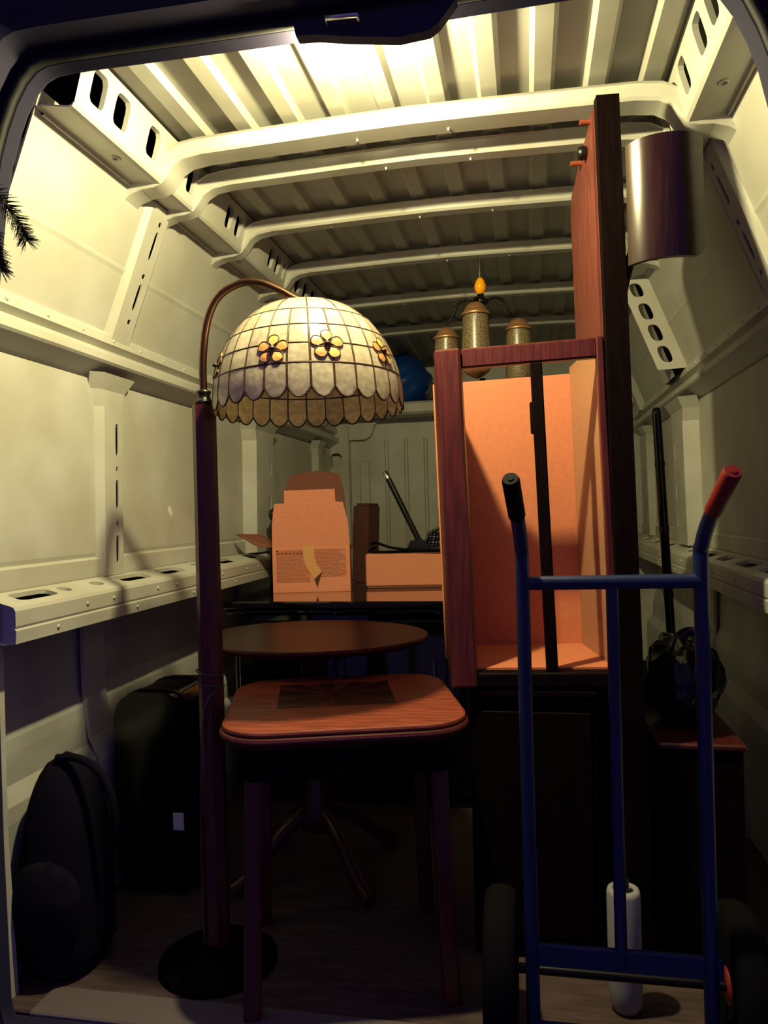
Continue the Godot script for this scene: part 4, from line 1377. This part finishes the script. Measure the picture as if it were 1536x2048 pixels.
func chandelier():
	var t := thing("chandelier", "brass chandelier with three ribbed glass lanterns and an amber finial behind the bookcase", "chandelier", Vector3(-0.135, 0.70, -2.5))
	var st := sb()
	lathe(st, [Vector2(0, 0), Vector2(0.1, 0.0), Vector2(0.1, 0.012), Vector2(0.03, 0.03), Vector2(0.012, 0.06), Vector2(0.01, 0.73), Vector2(0.0, 0.73)], 20)
	obj("stem", st, m.iron, t)
	st = sb()
	lathe(st, [Vector2(0, 0.965), Vector2(0.012, 0.968), Vector2(0.03, 0.985), Vector2(0.018, 0.992), Vector2(0.01, 1.0), Vector2(0.012, 1.008), Vector2(0.0, 1.012)], 16)
	obj("hub", st, m.iron, t)
	st = sb()
	lathe(st, [Vector2(0, 1.005), Vector2(0.009, 1.008), Vector2(0.018, 1.022), Vector2(0.02, 1.036), Vector2(0.014, 1.052), Vector2(0.008, 1.062), Vector2(0.0, 1.064)], 16)
	obj("finial", st, m.amber, t)
	st = sb()
	tube(st, [Vector3(0, 1.06, 0), Vector3(0, 1.09, 0), Vector3(0, 1.125, 0)], 0.004, 8, true, [0.005, 0.0035, 0.001])
	obj("spike", st, m.silver, t)
	# lanterns: middle of cap top, scale
	var ls := [[Vector3(-0.015, 0.975, 0.045), 1.0], [Vector3(-0.118, 0.915, -0.02), 0.92], [Vector3(0.12, 0.928, -0.02), 0.92]]
	for k in 3:
		var p: Vector3 = ls[k][0]
		var s: float = ls[k][1]
		var xf := Transform3D(Basis().scaled(Vector3(s, s, s)), p)
		st = sb()
		lathe(st, [Vector2(0.046, -0.047), Vector2(0.048, -0.044), Vector2(0.045, -0.037), Vector2(0.039, -0.034), Vector2(0.036, -0.026), Vector2(0.03, -0.016), Vector2(0.02, -0.008), Vector2(0.008, -0.003), Vector2(0.0, 0.0)], 24, xf)
		obj("cap", st, m.brass, t)
		st = sb()
		var n := 48
		for i in 5:
			var ys := [-0.046, -0.07, -0.115, -0.165, -0.21, -0.228]
			var rs := [0.041, 0.043, 0.045, 0.047, 0.048, 0.04]
			st.set_smooth_group(1)
			for q in n:
				var f := func(j: int, yi: int) -> Vector3:
					var aa := TAU * j / n
					var r: float = rs[yi] * (1.0 + 0.018 * (1 if j % 2 else -1))
					return xf * Vector3(cos(aa) * r, ys[yi], sin(aa) * r)
				var mid: Vector3 = f.call(q, i)
				face(st, [mid, f.call(q + 1, i), f.call(q + 1, i + 1), f.call(q, i + 1)], mid - xf * Vector3(0, ys[i], 0))
		st.set_smooth_group(-1)
		obj("glass", st, m.ribbed_glass, t)
		st = sb()
		lathe(st, [Vector2(0.0, -0.252), Vector2(0.01, -0.25), Vector2(0.03, -0.238), Vector2(0.043, -0.228), Vector2(0.043, -0.222), Vector2(0.0, -0.222)], 20, xf)
		obj("cup", st, m.brass, t)
		st = sb()
		if k == 0:
			tube(st, curve([Vector3(0, 0.985, 0.0), p + Vector3(0.004, 0.012, -0.01), p], 4), 0.006, 8)
		else:
			var sx := signf(p.x)
			tube(st, curve([Vector3(0.01 * sx, 0.985, 0), Vector3(0.045 * sx, 0.995, -0.004), Vector3(0.075 * sx, 0.985, -0.01), Vector3(0.095 * sx, 0.945, -0.016), p + Vector3(0, 0.006, 0)], 5), 0.0045, 8)
		obj("arm", st, m.iron, t)
		if k > 0:
			st = sb()
			var sx := signf(p.x)
			tube(st, curve([Vector3(0.01 * sx, 0.72, 0), Vector3(0.07 * sx, 0.70, -0.01), p + Vector3(0, -0.235 * s, 0)], 4), 0.0045, 8)
			obj("lower_arm", st, m.iron, t)

func luggage():
	# rucksack at the left of the sill
	var t := thing("rucksack", "dark rucksack slumped against the left wall by the doors, its loop strap showing", "rucksack", Vector3(-1.042, 0.0, -1.53))
	var st := sb()
	var f := func(u: float, v: float) -> Vector3:
		var a := TAU * fposmod(u, 1.0)
		var y := v * 0.475
		var w := 0.088 * pow(maxf(1.0 - pow(v, 3.6), 0.0), 0.5) + 0.002
		if v < 0.08: w *= 0.75 + v * 3.1
		var d := w * 1.15
		var ca := signf(cos(a)) * pow(absf(cos(a)), 0.75)
		var sa := signf(sin(a)) * pow(absf(sin(a)), 0.75)
		return Vector3(ca * w - 0.004 + 0.006 * v, y, sa * d)
	grid_surface(st, f, 36, 22, true, Vector3(0, 0.22, 0))
	obj("body", st, m.black_fabric, t)
	st = sb()
	tube(st, curve([Vector3(0.0, 0.47, 0.03), Vector3(0.06, 0.474, 0.04), Vector3(0.11, 0.45, 0.045), Vector3(0.137, 0.40, 0.045), Vector3(0.143, 0.33, 0.04), Vector3(0.115, 0.25, 0.03)], 6), 0.009, 8)
	obj("strap", st, m.black_fabric, t)
	st = sb()
	lumpy(st, Vector3(0.005, 0.17, 0.095), Vector3(0.085, 0.1, 0.04), 31, 0.06)
	obj("front_pocket", st, m.black_fabric, t)
	# upright dark case
	t = thing("suitcase", "upright black case with rounded shoulders between the left wall and the oval table", "suitcase", Vector3(-0.995, 0.0, -1.94))
	st = sb()
	prism(st, round_rect(0.105, 0.26, 0.07, 10), -0.11, 0.11, Transform3D(Basis(), Vector3(0, 0.275, 0)), true)
	obj("shell", st, m.black_film, t)
	for z in [-0.075, 0.075]:
		st = sb()
		prism(st, round_rect(0.108, 0.263, 0.072, 10), -0.008, 0.008, Transform3D(Basis(), Vector3(0, 0.275, z)), true)
		obj("band", st, m.black_plastic, t)
	for sx in [-1, 1]:
		st = sb()
		lathe(st, [Vector2(0, -0.012), Vector2(0.018, -0.012), Vector2(0.02, 0), Vector2(0.018, 0.012), Vector2(0, 0.012)], 14, Transform3D(Basis(Vector3(0, 0, 1), PI / 2), Vector3(sx * 0.07, 0.02, 0.08)))
		obj("wheel", st, m.black_rubber, t)
	st = sb()
	box(st, Vector3(0.075, 0.2, 0.113), Vector3(0.03, 0.045, 0.003), 0.001)
	obj("tag", st, m.label_white, t)

func right_side():
	# box with a black bin bag on it
	var t := thing("wooden_box", "dark wooden box at the right wall with a black plastic bag on it", "box", Vector3(0.355, 0.0, -1.86))
	var st := sb()
	box(st, Vector3(0, 0.235, 0), Vector3(0.17, 0.47, 0.3), 0.005)
	obj("body", st, m.black_wood, t)
	st = sb()
	box(st, Vector3(0, 0.476, 0), Vector3(0.182, 0.014, 0.315), 0.004)
	obj("lid", st, m.dark_wood, t)
	t = thing("bin_bag", "crumpled glossy black plastic bag on the dark box at the right", "bag", Vector3(0.355, 0.483, -1.9))
	st = sb()
	lumpy(st, Vector3(0, 0.098, 0), Vector3(0.085, 0.105, 0.12), 51, 0.11, -0.098, 40, 24)
	obj("sack", st, m.black_film, t)
	st = sb()
	tube(st, curve([Vector3(-0.01, 0.18, 0.01), Vector3(0.0, 0.205, 0.015), Vector3(0.02, 0.214, 0.02), Vector3(0.045, 0.205, 0.03)], 4), 0.012, 8, true, [0.02, 0.02, 0.018, 0.016, 0.014, 0.013, 0.012, 0.012, 0.011, 0.01, 0.009, 0.008, 0.006])
	obj("twisted_neck", st, m.black_film, t)
	# film-wrapped roll between the bed end and the middle post
	t = thing("thin_pole", "tall thin glossy dark pole leaning behind the black plastic bag", "pole", Vector3(0.425, 0.0, -2.3))
	t.rotation.z = deg_to_rad(2.2)
	st = sb()
	lathe(st, [Vector2(0, 0), Vector2(0.013, 0.0), Vector2(0.013, 1.26), Vector2(0.01, 1.28), Vector2(0.0, 1.285)], 18)
	obj("core", st, m.black_film, t)
	st = sb()
	for k in 6: tube(st, [Vector3(0, 0.16 + k * 0.19, 0), Vector3(0, 0.175 + k * 0.19, 0)], 0.0142, 18)
	obj("tape_band", st, m.black_plastic, t)
	# white roller sleeve in front of the chest
	t = thing("foam_roll", "white foam roll standing on the floor behind the hand truck", "roll", Vector3(0.167, 0.0, -1.545))
	st = sb()
	lathe(st, [Vector2(0.012, 0.004), Vector2(0.026, 0.004), Vector2(0.031, 0.016), Vector2(0.0325, 0.05), Vector2(0.0325, 0.232), Vector2(0.03, 0.24), Vector2(0.022, 0.242), Vector2(0.019, 0.236), Vector2(0.019, 0.1), Vector2(0.0, 0.1)], 26)
	obj("sleeve", st, m.white_foam, t)
	st = sb()
	lathe(st, [Vector2(0, 0.0), Vector2(0.018, 0.0), Vector2(0.018, 0.228), Vector2(0.011, 0.242), Vector2(0.011, 0.262), Vector2(0, 0.262)], 16)
	obj("core", st, m.black_plastic, t)

func fir_tree():
	var t := thing("fir_tree", "dark fir tree beside the doors, a drooping twig reaching into view at the left", "tree", Vector3(-1.55, -0.55, -1.0))
	var st := sb()
	tube(st, [Vector3(0, 0, 0), Vector3(0.01, 1.3, 0), Vector3(0, 2.6, 0), Vector3(0, 3.2, 0)], 0.06, 10, true, [0.08, 0.06, 0.035, 0.005])
	obj("trunk", st, m.bark, t)
	var rng := RandomNumberGenerator.new()
	rng.seed = 12
	var twigs := [
		[Vector3(0.0, 2.55, 0.0), Vector3(0.3, 2.45, -0.07), Vector3(0.52, 2.24, -0.12), Vector3(0.66, 2.12, -0.15), Vector3(0.72, 2.03, -0.15)],
		[Vector3(0.52, 2.24, -0.12), Vector3(0.6, 2.14, -0.13), Vector3(0.655, 2.05, -0.14), Vector3(0.675, 1.98, -0.14)],
		[Vector3(0.56, 2.2, -0.12), Vector3(0.62, 2.16, -0.12), Vector3(0.65, 2.11, -0.12), Vector3(0.665, 2.07, -0.12)],
	]
	for w in twigs:
		var line := curve(w, 8)
		st = sb()
		tube(st, line, 0.003, 6)
		var tw := obj("twig", st, m.bark, t)
		st = sb()
		for i in line.size() * 5:
			var s := float(i) / (line.size() * 5)
			var at := s * (line.size() - 1)
			var k := int(at)
			var p: Vector3 = line[k].lerp(line[mini(k + 1, line.size() - 1)], at - k)
			if p.x < 0.35: continue
			var dir: Vector3 = (line[mini(k + 1, line.size() - 1)] - line[maxi(k - 1, 0)]).normalized()
			for side in 4:
				var nrm := dir.cross(Vector3(0, 0, 1)).normalized().rotated(dir, TAU * side / 4.0 + rng.randf_range(-0.5, 0.5))
				var tip := p + (nrm * 0.75 + dir * 0.65).normalized() * rng.randf_range(0.02, 0.028)
				tube(st, [p, tip], 0.0011, 4, false, [0.0012, 0.0004])
		var nd := obj("needles", st, m.needle, tw)
		nd.set_meta("kind", "stuff")
